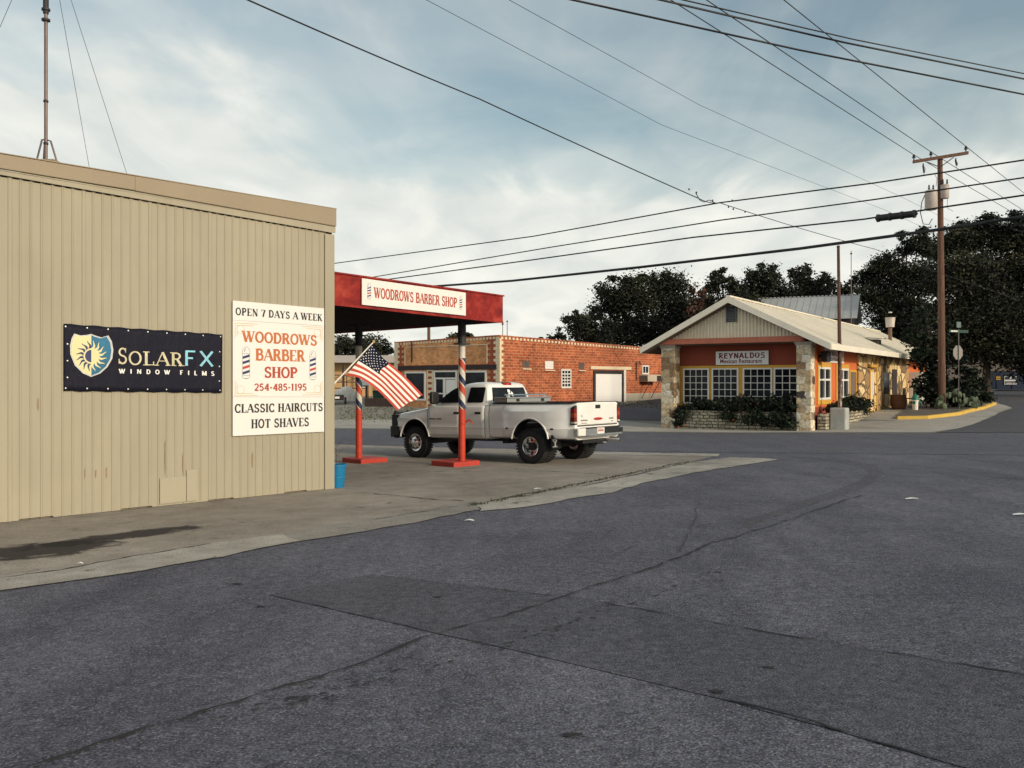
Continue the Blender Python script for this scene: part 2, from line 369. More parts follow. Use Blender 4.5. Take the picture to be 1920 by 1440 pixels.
near_line = GP((640, 833), (945, 841), (1200, 847), (1500, 850), (1920, 854))
far_line = GP((640, 804), (1240, 811), (1500, 812), (1755, 812), (1900, 812))
def ext(a, b, L):
    v = Vector(b) - Vector(a); v.normalize(); return tuple(Vector(b) + v * L)
nl = [ext(near_line[1], near_line[0], 70)] + near_line + [ext(near_line[3], near_line[4], 60)]
fl = [ext(far_line[1], far_line[0], 70)] + far_line + [ext(far_line[1], far_line[2], 70)]
drape('road', [(-60, -5.5), (60, -5.5)] + [p for p in nl[::-1] if p[0] < 60 and p[0] > -60][:] + [(-60, 30)], .004, m_asph)
drape('main_road', [p for p in nl] + fl[::-1], .009, m_asph_main, .02, .6)
# concrete lot under the canopy, out to the gutter and the main road
lot = [(-30, -14)] + GP((-300, 1118), (0, 1083), (133, 1066), (270, 1040), (530, 1004), (690, 978), (890, 946), (1080, 915), (1290, 868), (1350, 853)) + GP((1100, 847), (945, 842), (640, 834))
lot += [ext(near_line[1], near_line[0], 30), (-40, 20)]
drape('pavement', lot, .010, m_lot, .02, .4)
gut = GP((-250, 1112), (0, 1084), (133, 1067), (270, 1040), (400, 1020), (530, 1004), (565, 1016), (420, 1046), (270, 1072), (130, 1092), (0, 1110), (-250, 1140))
drape('gutter_pavement', gut, .016, m_pale, .05, .25)
drape('gutter_pavement', GP((520, 1004), (690, 974), (790, 957), (892, 940), (900, 957), (800, 977), (690, 997), (566, 1016), (530, 1022)), .0155, m_edge, .05, .25)
gut2 = GP((890, 946), (985, 932), (1080, 915), (1190, 893), (1290, 869), (1370, 858), (1460, 862), (1400, 872), (1290, 890), (1200, 908), (1130, 928), (1050, 941), (960, 955), (900, 960))
drape('gutter_pavement', gut2, .016, m_pale, .05, .25)
drape('gutter_pavement', GP((1000, 846), (1180, 849), (1350, 852), (1345, 857), (1180, 854), (1005, 851)), .0165, m_pale, .06, .25)
# far side of the main road: pale concrete shoulder, lane beside the brick building, side street climbing away
fp = [ext(far_line[1], far_line[0], 8)] + GP((640, 803), (1240, 810), (1500, 811), (1750, 811)) + GP((1850, 786), (1900, 764), (1870, 757), (1683, 786), (1600, 790), (1240, 797), (1160, 788), (900, 788), (640, 787))
drape('far_pavement', fp, .011, m_far_pave, .08, .4)
drape('lane_road', GP((1100, 786), (1240, 790), (1262, 770), (1250, 745), (1180, 757), (1080, 768)), .014, m_asph_side, .05, .4)
drape('side_street', GP((1752, 811.5), (1905, 812)) + [(60, 34), (75, 60), (60, 84), (46, 82)] + GP((1845, 742), (1878, 757), (1900, 766), (1850, 786)), .018, m_asph_side, .04, .5)
# worn trench patch across the street, cracks, tar
tp = GP((505, 1117), (690, 1079), (960, 1110), (1080, 1123), (1270, 1157), (1380, 1177), (1640, 1222), (1920, 1266), (2300, 1330)) + GP((2300, 1560), (1800, 1440), (1560, 1370), (1360, 1315), (1150, 1265), (960, 1220), (820, 1190))
drape('patched_road', tp, .009, m_asph_dark, .012, .25)
def crack(pxs, w=.014, jit=.05, lift=.0145):
    pts = rag([gp(*p) for p in pxs], jit, .10, False)
    L = []; Rr = []
    for i, p in enumerate(pts):
        t = (pts[min(i + 1, len(pts) - 1)] - pts[max(i - 1, 0)]); t.normalize(); nrm = Vector((-t.y, t.x))
        ww = w * random.uniform(.1, 1.05) * (1 if 0 < i < len(pts) - 1 else .2)
        L.append(p + nrm * ww); Rr.append(p - nrm * ww)
    b = MB(); vs = [(p.x, p.y, G(p.x, p.y) + lift) for p in L] + [(p.x, p.y, G(p.x, p.y) + lift) for p in Rr]; n = len(pts)
    b.add(vs, [(i, i + n, i + 1 + n, i + 1) for i in range(n - 1)])
    o = b.build('road_crack_line', m_crack, None); o['kind'] = 'structure'; return o
crack([(10, 1456), (300, 1361), (480, 1306), (650, 1256), (735, 1222), (820, 1191), (950, 1157), (1065, 1118), (1150, 1090), (1240, 1060), (1330, 1022), (1440, 990), (1540, 955), (1615, 930)], .019, .03)
crack([(1270, 1040), (1288, 1008), (1305, 965), (1312, 945)], .008, .03)
crack([(690, 1079), (960, 1111), (1080, 1123), (1380, 1177), (1640, 1222), (1920, 1268), (2050, 1290)], .011, .02, .0150)
crack([(505, 1117), (820, 1190), (960, 1221)], .004, .02, .0150)
crack([(1360, 1315), (1560, 1370), (1800, 1441)], .013, .02, .0150)
crack([(1590, 926), (1680, 934), (1760, 940), (1860, 910), (1920, 895)], .006, .03)
crack([(1105, 1060), (1190, 1025)], .006, .02)
crack([(660, 924), (720, 929), (790, 936), (872, 941)], .024, .04, .0185)
crack([(640, 906), (700, 899), (790, 888), (900, 878)], .02, .04, .0185)
crack([(955, 880), (1060, 886), (1160, 893), (1200, 893)], .022, .04, .0185)
crack([(885, 950), (960, 933), (1060, 914), (1180, 889), (1290, 866)], .030, .05, .0205)
crack([(0, 1086), (133, 1068), (270, 1042), (400, 1021)], .018, .04, .0205)
crack([(690, 979), (790, 962), (890, 944)], .014, .04, .0205)
for a in range(110):                                 # rows of pock marks along the main crack
    t = random.random() ** .8; cx_, cy_ = between((470, 1318), (1000, 1172), t / .6) if t < .6 else between((1000, 1172), (1440, 1015), (t - .6) / .4)
    x_, y_ = gp(cx_ + random.gauss(0, 6), cy_ + 22 + random.gauss(0, 7))
    if a == 0: pk = MB()
    k = random.randint(5, 8); rr = random.uniform(.006, .020); an = R_(48)
    ring = []
    for j in range(k):
        u, w_ = rr * 1.9 * math.cos(2 * math.pi * j / k) * random.uniform(.6, 1.3), rr * .8 * math.sin(2 * math.pi * j / k) * random.uniform(.6, 1.3)
        X_, Y_ = x_ + u * math.cos(an) - w_ * math.sin(an), y_ + u * math.sin(an) + w_ * math.cos(an); ring.append((X_, Y_, G(X_, Y_) + .0143 + a * 1e-5))
    pk.add(ring, [tuple(range(k))])
for (mx, my, rr) in ((1345, 1301, .04), (1072, 1383, .038), (445, 1097, .04), (490, 1140, .035), (820, 1122, .03), (1440, 1255, .03)):
    x_, y_ = gp(mx, my); ring = []
    for j in range(11):
        q = rr * random.uniform(.6, 1.15); X_, Y_ = x_ + q * 1.5 * math.cos(j / 11 * 6.283), y_ + q * .8 * math.sin(j / 11 * 6.283); ring.append((X_, Y_, G(X_, Y_) + .0152))
    pk.add(ring, [tuple(range(11))])
po = pk.build('road_pockmark_surface', m_crack); po['kind'] = 'structure'
m_skid = asphalt('tyre_rubber_mark', (.042, .043, .056), (.095, .096, .115), 85, .2, .4)
sk = [(1500, 857), (1580, 862), (1640, 872), (1660, 888), (1640, 905), (1590, 925), (1480, 962), (1400, 990)]; sk2 = [(1480, 859), (1560, 865), (1612, 875), (1628, 888), (1606, 905), (1560, 922), (1460, 955), (1380, 980)]
drape('tyre_marked_road', GP(*sk) + GP(*sk2[::-1]), .0065, m_skid, .05, .3)
# ---------------------------------------------------------------- lettering drawn from strokes
def arc(cx, cy, rx, ry, a0, a1, n=14): return [(cx + rx * math.cos(R_(a0 + (a1 - a0) * i / n)), cy + ry * math.sin(R_(a0 + (a1 - a0) * i / n))) for i in range(n + 1)]
# glyph: (advance width, [(weight, points, serif ends)]) in a box one unit high; weights H heavy, T thin, M bowl
GL = {
 'A': (.66, [('T', [(.02, 0), (.33, 1)], 's'), ('H', [(.33, 1), (.64, 0)], 'e'), ('T', [(.13, .34), (.53, .34)], '')]),
 'B': (.58, [('H', [(.12, 0), (.12, 1)], 'se'), ('M', [(.12, .95), (.32, .95)] + arc(.32, .74, .15, .21, 90, -90) + [(.12, .53)], ''), ('M', [(.12, .53), (.34, .53)] + arc(.34, .29, .19, .24, 90, -90) + [(.12, .05)], '')]),
 'C': (.60, [('M', arc(.33, .5, .27, .46, 42, 318, 22), ''), ('T', [(.54, .66), (.54, .98)], ''), ('T', [(.54, .02), (.54, .3)], '')]),
 'D': (.64, [('H', [(.12, 0), (.12, 1)], 'se'), ('M', [(.12, .95), (.28, .95)] + arc(.28, .5, .29, .45, 90, -90, 18) + [(.12, .05)], '')]),
 'E': (.54, [('H', [(.12, 0), (.12, 1)], 'se'), ('T', [(.1, .96), (.5, .96)], ''), ('T', [(.1, .04), (.52, .04)], ''), ('T', [(.1, .51), (.4, .51)], ''), ('T', [(.49, .99), (.49, .76)], ''), ('T', [(.51, .01), (.51, .26)], '')]),
 'F': (.52, [('H', [(.12, 0), (.12, 1)], 'se'), ('T', [(.1, .96), (.5, .96)], ''), ('T', [(.1, .51), (.4, .51)], ''), ('T', [(.49, .99), (.49, .76)], '')]),
 'H': (.66, [('H', [(.12, 0), (.12, 1)], 'se'), ('H', [(.54, 0), (.54, 1)], 'se'), ('T', [(.12, .5), (.54, .5)], '')]),
 'I': (.26, [('H', [(.13, 0), (.13, 1)], 'se')]),
 'K': (.62, [('H', [(.12, 0), (.12, 1)], 'se'), ('T', [(.14, .42), (.54, 1)], 'e'), ('H', [(.27, .58), (.57, 0)], 'e')]),
 'L': (.52, [('H', [(.12, 0), (.12, 1)], 'se'), ('T', [(.1, .04), (.5, .04)], ''), ('T', [(.49, .01), (.49, .28)], '')]),
 'M': (.82, [('T', [(.1, 0), (.1, 1)], 'se'), ('H', [(.12, 1), (.41, .05)], ''), ('T', [(.41, .05), (.7, 1)], ''), ('H', [(.72, 0), (.72, 1)], 'se')]),
 'N': (.68, [('T', [(.1, 0), (.1, 1)], 'se'), ('H', [(.1, .98), (.58, .02)], ''), ('T', [(.58, 0), (.58, 1)], 'e')]),
 'O': (.66, [('M', arc(.33, .5, .27, .46, 90, 450, 28), '')]),
 'P': (.56, [('H', [(.12, 0), (.12, 1)], 'se'), ('M', [(.12, .95), (.3, .95)] + arc(.3, .72, .19, .23, 90, -90) + [(.12, .49)], '')]),
 'R': (.62, [('H', [(.12, 0), (.12, 1)], 'se'), ('M', [(.12, .95), (.3, .95)] + arc(.3, .73, .17, .22, 90, -90) + [(.12, .51)], ''), ('H', [(.32, .51), (.56, 0)], 'e')]),
 'S': (.54, [('M', arc(.27, .735, .18, .215, 25, 250, 14) + arc(.27, .265, .2, .225, 75, -155, 14), ''), ('T', [(.44, .7), (.44, .98)], ''), ('T', [(.07, .02), (.07, .32)], '')]),
 'T': (.60, [('H', [(.3, 0), (.3, 1)], 's'), ('T', [(.04, .96), (.56, .96)], ''), ('T', [(.05, .99), (.05, .74)], ''), ('T', [(.55, .99), (.55, .74)], '')]),
 'U': (.64, [('H', [(.12, 1), (.12, .3)] + arc(.32, .26, .2, .22, 180, 270, 6), 's'), ('T', arc(.32, .26, .2, .22, 270, 360, 6) + [(.52, 1)], 'e')]),
 'V': (.64, [('H', [(.04, 1), (.32, 0)], 's'), ('T', [(.32, 0), (.6, 1)], 'e')]),
 'W': (.92, [('H', [(.04, 1), (.27, 0)], 's'), ('T', [(.27, 0), (.47, .95)], ''), ('H', [(.44, 1), (.65, 0)], 's'), ('T', [(.65, 0), (.88, 1)], 'e')]),
 'X': (.66, [('H', [(.06, 1), (.6, 0)], ''), ('H', [(.06, 0), (.6, 1)], '')]),
 'Y': (.62, [('H', [(.04, 1), (.31, .46)], 's'), ('T', [(.31, .46), (.58, 1)], 'e'), ('H', [(.31, 0), (.31, .5)], 's')]),
 '7': (.54, [('H', [(.5, .95), (.34, .5), (.24, 0)], ''), ('T', [(.05, .95), (.52, .95)], ''), ('T', [(.06, .98), (.06, .74)], '')]),
 '2': (.54, [('M', arc(.27, .7, .2, .25, 165, -25, 14) + [(.36, .42), (.08, .05)], ''), ('H', [(.06, .06), (.5, .06)], '')]),
 '5': (.54, [('M', [(.13, .92), (.11, .54)] + arc(.26, .31, .2, .26, 120, -150, 16), ''), ('H', [(.12, .93), (.47, .93)], '')]),
 '4': (.58, [('H', [(.42, 0), (.42, 1)], 's'), ('M', [(.40, .96), (.08, .3)], ''), ('M', [(.02, .28), (.57, .28)], '')]),
 '8': (.54, [('M', arc(.27, .74, .17, .21, 0, 360, 20), ''), ('M', arc(.27, .27, .2, .23, 0, 360, 20), '')]),
 '1': (.36, [('H', [(.2, 0), (.2, 1)], 's'), ('T', [(.2, .98), (.04, .82)], '')]),
 '9': (.54, [('M', arc(.27, .69, .19, .26, 0, 360, 20), ''), ('M', [(.46, .7), (.45, .4), (.33, .12), (.14, .04)], '')]),
 '-': (.34, [('H', [(.05, .42), (.29, .42)], '')]),
 ' ': (.30, []),
}
# an open brush alphabet for the restaurant board
BR = {
 'R': (.66, [('H', [(.14, .02), (.18, .92)], ''), ('H', [(.02, .9), (.5, .94), (.52, .56), (.18, .5)], ''), ('H', [(.26, .46), (.62, .02)], '')]),
 'E': (.62, [('H', [(.12, .04), (.16, .96)], ''), ('H', [(.1, .94), (.58, .9)], ''), ('H', [(.08, .5), (.5, .54)], ''), ('H', [(.04, .08), (.6, .02)], '')]),
 'Y': (.64, [('H', [(.04, .96), (.3, .5)], ''), ('H', [(.6, 1), (.3, .48), (.24, 0)], '')]),
 'N': (.68, [('H', [(.12, .0), (.16, .98)], ''), ('H', [(.12, .98), (.54, .06)], ''), ('H', [(.54, .02), (.58, 1)], '')]),
 'A': (.68, [('H', [(.02, 0), (.36, 1)], ''), ('H', [(.34, 1), (.62, 0)], ''), ('H', [(.1, .34), (.58, .38)], '')]),
 'L': (.58, [('H', [(.16, 1), (.12, .06)], ''), ('H', [(.08, .08), (.56, .12)], '')]),
 'D': (.68, [('H', [(.16, .04), (.2, .92)], ''), ('H', [(.04, .94), (.46, .92), (.6, .55), (.5, .12), (.08, .06)], '')]),
 'O': (.68, [('H', [(.12, .92), (.1, .3), (.3, .04), (.54, .28), (.58, .9)], ''), ('T', [(.24, .96), (.5, .92)], '')]),
 'S': (.62, [('H', [(.56, .92), (.2, .94), (.12, .6), (.5, .5), (.52, .12), (.06, .06)], '')]),
}
WT = {'serif': dict(H=.205, M=.17, T=.085), 'roman': dict(H=.135, M=.10, T=.05), 'sans': dict(H=.115, M=.115, T=.115), 'bold': dict(H=.21, M=.19, T=.18), 'brush': dict(H=.21, M=.18, T=.12)}
def stroke(pts, w):
    n = len(pts); closed = (abs(pts[0][0] - pts[-1][0]) + abs(pts[0][1] - pts[-1][1])) < 1e-6 and n > 3
    L, Rr = [], []
    for i in range(n):
        a = pts[i - 1] if i else (pts[-2] if closed else pts[0]); c = pts[i + 1] if i < n - 1 else (pts[1] if closed else pts[-1])
        t = Vector((c[0] - a[0], c[1] - a[1])); t.normalize(); k = 1.0
        nr = Vector((-t.y, t.x)) * w / 2 * k; p = Vector(pts[i]); L.append(p + nr); Rr.append(p - nr)
    return [(L[i], L[i + 1], Rr[i + 1], Rr[i]) for i in range(n - 1)]
def text_quads(s, style='serif', gap=.07):
    W = WT[style]; x = 0; out = []; serif = style in ('serif', 'roman'); tab = BR if style == 'brush' else GL
    for ch in s:
        if ch == ' ': x += .34; continue
        w, st = tab[ch]
        for k, (wt_, pts, se) in enumerate(st):
            if not serif and wt_ == 'T' and abs(pts[0][0] - pts[-1][0]) < .01 and len(pts) == 2 and abs(pts[0][1] - pts[1][1]) < .4: continue
            for q in stroke([(x + a, b) for a, b in pts], W[wt_]): out.append(([(p.x, min(1.03, max(-.03, p.y))) for p in q], k % 4))
            if serif:
                for e, p in (('s', pts[0]), ('e', pts[-1])):
                    if e in se:
                        hw = .16 if wt_ == 'H' else .12; yy = .025 if p[1] < .5 else .975
                        out.append(([(x + p[0] - hw, yy - .03), (x + p[0] + hw, yy - .03), (x + p[0] + hw, yy + .03), (x + p[0] - hw, yy + .03)], 3))
        x += w + gap
    return out, x - gap
def place_text(mb, s, o, rt, upv, nrm, width, height, style='serif', mi=0, gap=.07, lift=.0):
    qs, w = text_quads(s, style, gap); o, rt, upv, nrm = map(Vector, (o, rt, upv, nrm))
    for q, k in qs:
        mb.add([o + rt * (p[0] / w * width) + upv * (p[1] * height) + nrm * (lift + k * .0006) for p in q], [(0, 1, 2, 3)], mi)

# ---------------------------------------------------------------- barber shop, a ribbed metal building
FB = Frame(-3.317, 16.21, math.atan2(.712, .702))     # x along the long wall, y back into the building; the long wall is y = 0
m_tan = M('tan_wall_paint', (.35, .318, .238), .62, .11, .45, 9, .04, spec=.3, streak=.08)
m_tantrim = M('tan_trim_paint', (.29, .238, .165), .6, .07, 1.2, 25, .03)
m_dark = M('dark_gap', (.02, .018, .018), .9, .2)
m_rust = M('rust_streak', (.36, .27, .17), .8, .25)
m_roof_g = M('grey_roof_metal', (.35, .35, .34), .6, .12)
m_white_board = M('white_board', (.74, .735, .71), .5, .025, 2.5, 20)
m_black = M('black_lettering', (.018, .018, .022), .6, .1)
m_orange = M('burnt_orange_lettering', (.50, .145, .045), .6, .16, 5)
m_red_let = M('brick_red_lettering', (.40, .06, .03), .6, .12, 5)
m_navy = M('navy_paint', (.022, .035, .12), .5, .1)
m_redst = M('stripe_red', (.50, .055, .05), .5, .1)
m_goldline = M('pale_gold_line', (.62, .50, .32), .6, .1)
m_glass = glass_dark('dark_glass')
shop = thing('barber_shop', 'tan ribbed metal building with a flat brown parapet and two signs on its long wall', 'building', (FB.o[0], FB.o[1], 0), FB.a)
b = MB(); XL = -10.5
def zb_at(x): return 4.756 + (x / -5.52) * (4.908 - 4.756)     # the trim under the parapet is not level
x = XL; prof = [(x, 0)]; seam = 0; DASH = []
while x < -.24:
    # flat pan, then one narrow raised rib
    j = random.uniform(-.004, .004); wr = .034 if seam % 7 else .06
    prof += [(x + .098 + j, 0), (x + .107 + j, -.010), (x + .107 + j + wr - .018, -.010), (x + .107 + j + wr - .006, 0)]
    DASH.append((x + .015, x + .092)); x += .142; seam += 1
prof = [p for p in prof if p[0] < -.17] + [(-.17, 0)]
n = len(prof); vs = [(px_, py_, .015 if i % 40 < 26 else .035) for i, (px_, py_) in enumerate(prof)] + [(px_, py_, zb_at(px_) + .05) for px_, py_ in prof]
b.add(vs, [(i, i + 1, i + 1 + n, i + n) for i in range(n - 1)])
for q in DASH:
    if q[1] < -.2: b.box(q[0], q[1], -.006, -.0015, zb_at(q[0]) - .030, zb_at(q[0]) - .012, 1)
b.build('wall', [m_tan, m_dark], shop, 25)
b = MB(); b.box(XL, -.02, .06, 9.4, .0, 4.9); b.box(XL, -.02, .02, .06, .03, 4.85, 1)
b.build('wall_core', [m_tan, m_dark], shop)
b = MB(); b.box(-.19, .012, -.022, .05, .0, 4.72); b.box(-.2, -.18, -.03, -.022, 0, 4.71); b.build('corner_trim', m_tan, shop, bevel=.006)
b = MB()
xm = FB.fy(250, 358, 0)[0]
b.prism([(xm, 4.955), (.02, 4.87), (.02, 5.195), (xm, 5.185)], 'y', -.075, .0)
b.prism([(XL, 5.03), (xm + .04, 4.962), (xm + .04, 5.187), (XL, 5.187)], 'y', -.066, .0)
b.build('parapet_panel', m_tantrim, shop, bevel=.01)
b = MB(); b.prism([(XL, zb_at(XL)), (.017, zb_at(.017)), (.017, 4.868), (xm, 4.950), (XL, 5.028)], 'y', -.045, .0)
b.prism([(XL, zb_at(XL) - .012), (.0, zb_at(0) - .012), (.0, zb_at(0) + .004), (XL, zb_at(XL) + .004)], 'y', -.05, -.035)
b.build('parapet_trim', m_tan, shop)
b = MB(); b.box(XL, .025, -.078, .12, 5.19, 5.203); b.box(-.02, .022, .0, 9.4, 4.78, 5.19); b.build('coping', m_tantrim, shop)
b = MB(); b.box(XL, -.03, .13, 9.4, 4.95, 5.0); b.build('roof', m_roof_g, shop)
b = MB()                                                            # front onto the canopy
for (a0, a1) in ((1.2, 3.2), (5.2, 7.6)):
    fr = MB().box(0, .04, a0, a1, .7, 2.6).build('window', m_glass, shop); b = MB()
    b.box(.0, .07, a0 - .08, a0, .62, 2.68); b.box(0, .07, a1, a1 + .08, .62, 2.68); b.box(0, .07, a0, a1, .62, .7); b.box(0, .07, a0, a1, 2.6, 2.68)
    b.build('frame', m_white_board, fr)
b = MB(); b.box(0, .06, 3.7, 4.65, .03, 2.15); dr = b.build('door', m_redst, shop); b = MB(); b.box(.06, .11, 4.5, 4.55, .95, 1.15); b.build('handle', m_black, dr)
b = MB()                                                            # patched sheets and rust trails low on the wall
for (u0, v0, u1, v1) in ((300, 893, 349, 945), (350, 880, 370, 945)):
    a0, z0 = FB.fy(u0, v1, -.02); a1, z1 = FB.fy(u1, v0, -.02); b.box(a0, a1, -.022, -.017, max(.05, z0), z1)
b.build('patch_sheet', M('patch_paint', (.37, .336, .25), .5, .05, .7, 9), shop)
for (u, v0, v1, w) in ((344, 850, 890, .018), (474, 848, 878, .018), (200, 875, 897, .012), (180, 880, 896, .012), (159, 878, 898, .012), (72, 745, 770, .012), (310, 826, 892, .01)):
    a0, z0 = FB.fy(u, v1, -.02); _, z1 = FB.fy(u, v0, -.02); h = z1 - z0; b = MB(); b.prism([(a0, z0), (a0 + w, z0 + h * .3), (a0 + w * .8, z1), (a0 - w * .3, z1 - .02), (a0 - w * .4, z0 + h * .4)], 'y', -.0185, -.0165); b.build('rust_stain', m_rust, shop)
def wl(px_, py_, yl=0): a, z = FB.fy(px_, py_, yl); return a, z
def wtext(mb, s, bl, br, cap, yl, style='serif', mi=0, gap=.07):
    x0, z0 = FB.fy(*bl, yl); x1, z1 = FB.fy(*br, yl); k = (bl[0] - 960) / FOC
    X, Y = FB.wor(x0, yl); h = cap * Y / FOC
    o = Vector((x0, yl, z0)); rt = Vector((x1 - x0, 0, z1 - z0)); wd = rt.length; rt.normalize()
    place_text(mb, s, o, rt, (0, 0, 1), (0, -1, 0), wd, h, style, mi, gap)
def wpoly(mb, pts, yl, mi=0, th=.0015):
    q = [FB.fy(u, v, yl) for u, v in pts]; mb.prism(q, 'y', yl - th, yl, mi)
def barber_pole_mark(mb, x0, x1, z0, z1, yl, mi_r, mi_b, mi_k, mi_w):
    w = x1 - x0; h = z1 - z0; n = 7
    for i in range(n):                                             # slanting bands
        a, c = z0 + h * (.14 + .56 * i / n), z0 + h * (.14 + .56 * (i + 1) / n); s = h * .07
        mi = (mi_b, mi_w, mi_r, mi_w, mi_b, mi_w, mi_b)[i]
        if mi == mi_w: continue
        mb.add([(x0, yl, a), (x1, yl, a + s), (x1, yl, c + s), (x0, yl, c)], [(0, 1, 2, 3)], mi)
    t = w * .06
    for (a, c, e, f) in ((x0 - t, x0, .12, .8), (x1, x1 + t, .12, .8), (x0 - t, x1 + t, .105, .12), (x0 - t, x1 + t, .78, .795), (x0 + .1 * w, x1 - .1 * w, .02, .035)):
        mb.add([(a, yl - .0004, z0 + h * e), (c, yl - .0004, z0 + h * e), (c, yl - .0004, z0 + h * f), (a, yl - .0004, z0 + h * f)], [(0, 1, 2, 3)], mi_k)
    top = arc((x0 + x1) / 2, z0 + h * .8, w * .56, h * .2, 0, 180, 12)
    for q in stroke(top, t): mb.add([(p.x, yl - .0006, p.y) for p in q], [(0, 1, 2, 3)], mi_k)
    for q in stroke(arc((x0 + x1) / 2, z0 + h * .1, w * .56, h * .09, 180, 360, 10), t): mb.add([(p.x, yl - .0006, p.y) for p in q], [(0, 1, 2, 3)], mi_k)
    for q in stroke([((x0 * .75 + x1 * .25), z0 + h * .84), ((x0 * .7 + x1 * .3), z0 + h * .9), ((x0 * .55 + x1 * .45), z0 + h * .95)], w * .12): mb.add([(p.x, yl - .0008, p.y) for p in q], [(0, 1, 2, 3)], mi_k)
m_greyline = M('grey_outline', (.32, .32, .34), .6, .1)
# the white board
sg = thing('shop_sign', 'tall white painted board of barber opening hours and phone number in orange and black', 'sign', (FB.o[0], FB.o[1], 0), FB.a)
b = MB(); yb = -.045
for (v0l, v0r, v1l, v1r) in ((563.5, 578.3, 600, 611), (600.4, 611.4, 744, 744), (744.4, 744.4, 817.7, 809.3)):
    p = [FB.fy(436.7, v0l, yb), FB.fy(607.6, v0r, yb), FB.fy(607.8, v1r, yb), FB.fy(436.7, v1l, yb)]
    b.prism(p[::-1], 'y', yb, yb + .024)
b.build('board', m_white_board, sg)
b = MB(); yt = yb - .0012
wtext(b, 'OPEN 7 DAYS A WEEK', (442, 590.5), (603.5, 602.3), 14, yt, gap=.13)
wtext(b, 'CLASSIC HAIRCUTS', (440.5, 774.2), (605, 770.6), 16.4, yt, gap=.1)
wtext(b, 'HOT SHAVES', (471.5, 803.2), (579, 798.8), 16.8, yt, gap=.1)
wtext(b, 'WOODROWS', (455, 640.6), (594, 648.2), 20.5, yt, mi=1)
wtext(b, 'BARBER', (479.6, 675.6), (571, 678), 22, yt, mi=1)
wtext(b, 'SHOP', (496, 708.2), (557.3, 708.9), 20.5, yt, mi=2)
wtext(b, '254-485-1195', (476.8, 732.7), (574.8, 732.2), 13.4, yt, mi=2)
b.build('lettering', [m_black, m_orange, m_red_let], sg, fixn=False)
for (u0, v0, u1, v1) in ((455, 711, 468, 650), (581, 713, 592, 658)):
    b = MB(); a0, z0 = FB.fy(u0, v0, yt); a1, z1 = FB.fy(u1, v1, yt); z1 = FB.fy(u0, v1, yt)[1] if u0 < 500 else z1
    barber_pole_mark(b, a0, a1, z0, z1, yt, 0, 1, 2, 3); b.build('barber_pole_emblem', [m_redst, m_navy, m_greyline, m_white_board], sg, fixn=False)
b = MB(); xa, za = FB.fy(441, 604, yt); xb_, zc_ = FB.fy(604, 740, yt); za = FB.fy(604, 614, yt)[1]
for (sx, ex_) in ((xa, 1), (xb_, -1)):
    for (sz, ez) in ((za, -1), (zc_, 1)):
        b = MB()
        for k_, L in ((0, .42), (.035, .3)):
            x0, x1 = sorted((sx + ex_ * k_, sx + ex_ * (k_ + L))); zz = sz + ez * k_
            b.add([(x0, yt, zz - .006), (x1, yt, zz - .006), (x1, yt, zz + .006), (x0, yt, zz + .006)], [(0, 1, 2, 3)])
            z0, z1 = sorted((sz + ez * k_, sz + ez * (k_ + L * .6))); xx = sx + ex_ * k_
            b.add([(xx - .006, yt - .0005, z0), (xx + .006, yt - .0005, z0), (xx + .006, yt - .0005, z1), (xx - .006, yt - .0005, z1)], [(0, 1, 2, 3)])
        for q in stroke(arc(sx + ex_ * .1, sz + ez * .1, .07, .07, 0, 360, 14), .007): b.add([(p.x, yt - .001, p.y) for p in q], [(0, 1, 2, 3)])
        b.build('corner_ornament', m_goldline, sg, fixn=False)
# the vinyl banner
def bp(u, v): return (110 + u / 6.0, 590 + v / 6.0)
m_ban, nt, bb, v = base_mat('navy_vinyl'); f = noise(nt, vmap(nt, v, (6, 1, 1.2), (0, R_(25), 0)), 3.2, 8, .7, 1.5)
nt.links.new(ramp(nt, f, [(.5, (.011, .012, .022)), (.66, (.016, .017, .03)), (.74, (.10, .10, .12))]), bb.inputs['Base Color']); bb.inputs['Roughness'].default_value = .6; bb.inputs['Specular IOR Level'].default_value = .12; bump(nt, bb, noise(nt, vmap(nt, v, (1.6, 1, .7), (0, R_(30), 0)), 4, 5, .6, 1.2), .6, .03)
ban = thing('banner', 'wide dark navy vinyl banner with shield emblem pinned to ribbed wall', 'banner', (FB.o[0], FB.o[1], 0), FB.a)
yb = -.03; c4 = [FB.fy(*bp(57, 102), yb), FB.fy(*bp(1842, 222), yb), FB.fy(*bp(1836, 878), yb), FB.fy(*bp(57, 858), yb)]
b = MB(); nx_, nz_ = 60, 12; vs = []
for j in range(nz_ + 1):
    for i in range(nx_ + 1):
        s_, t_ = i / nx_, j / nz_; p = (Vector(c4[0]).lerp(Vector(c4[1]), s_)).lerp(Vector(c4[3]).lerp(Vector(c4[2]), s_), t_)
        edge = .006 * math.sin(s_ * 14 * math.pi) * (1 if j in (0, nz_) else 0); vs.append((p.x, yb + .003 * math.sin(s_ * 22 + t_ * 3), p.y + edge))
b.add(vs, [(j * (nx_ + 1) + i, j * (nx_ + 1) + i + 1, (j + 1) * (nx_ + 1) + i + 1, (j + 1) * (nx_ + 1) + i) for j in range(nz_) for i in range(nx_)])
o = b.build('vinyl_sheet', m_ban, ban, 40); sm = o.modifiers.new('thick', 'SOLIDIFY'); sm.thickness = .004; sm.offset = 0
yt = yb - .008
m_cream = M('cream_print', (.72, .66, .36), .5, .06); m_teal = M('teal_print', (.012, .14, .26), .5, .35, 2); m_silver = M('silver_print', (.55, .55, .55), .4, .3, 3)
m_bronze = M('cream_bronze_letter', (.58, .53, .36), .45, .35, 6); m_cyan = M('cyan_letter', (.24, .58, .72), .45, .3, 5); m_wlet = M('white_letter', (.8, .8, .78), .5, .05)
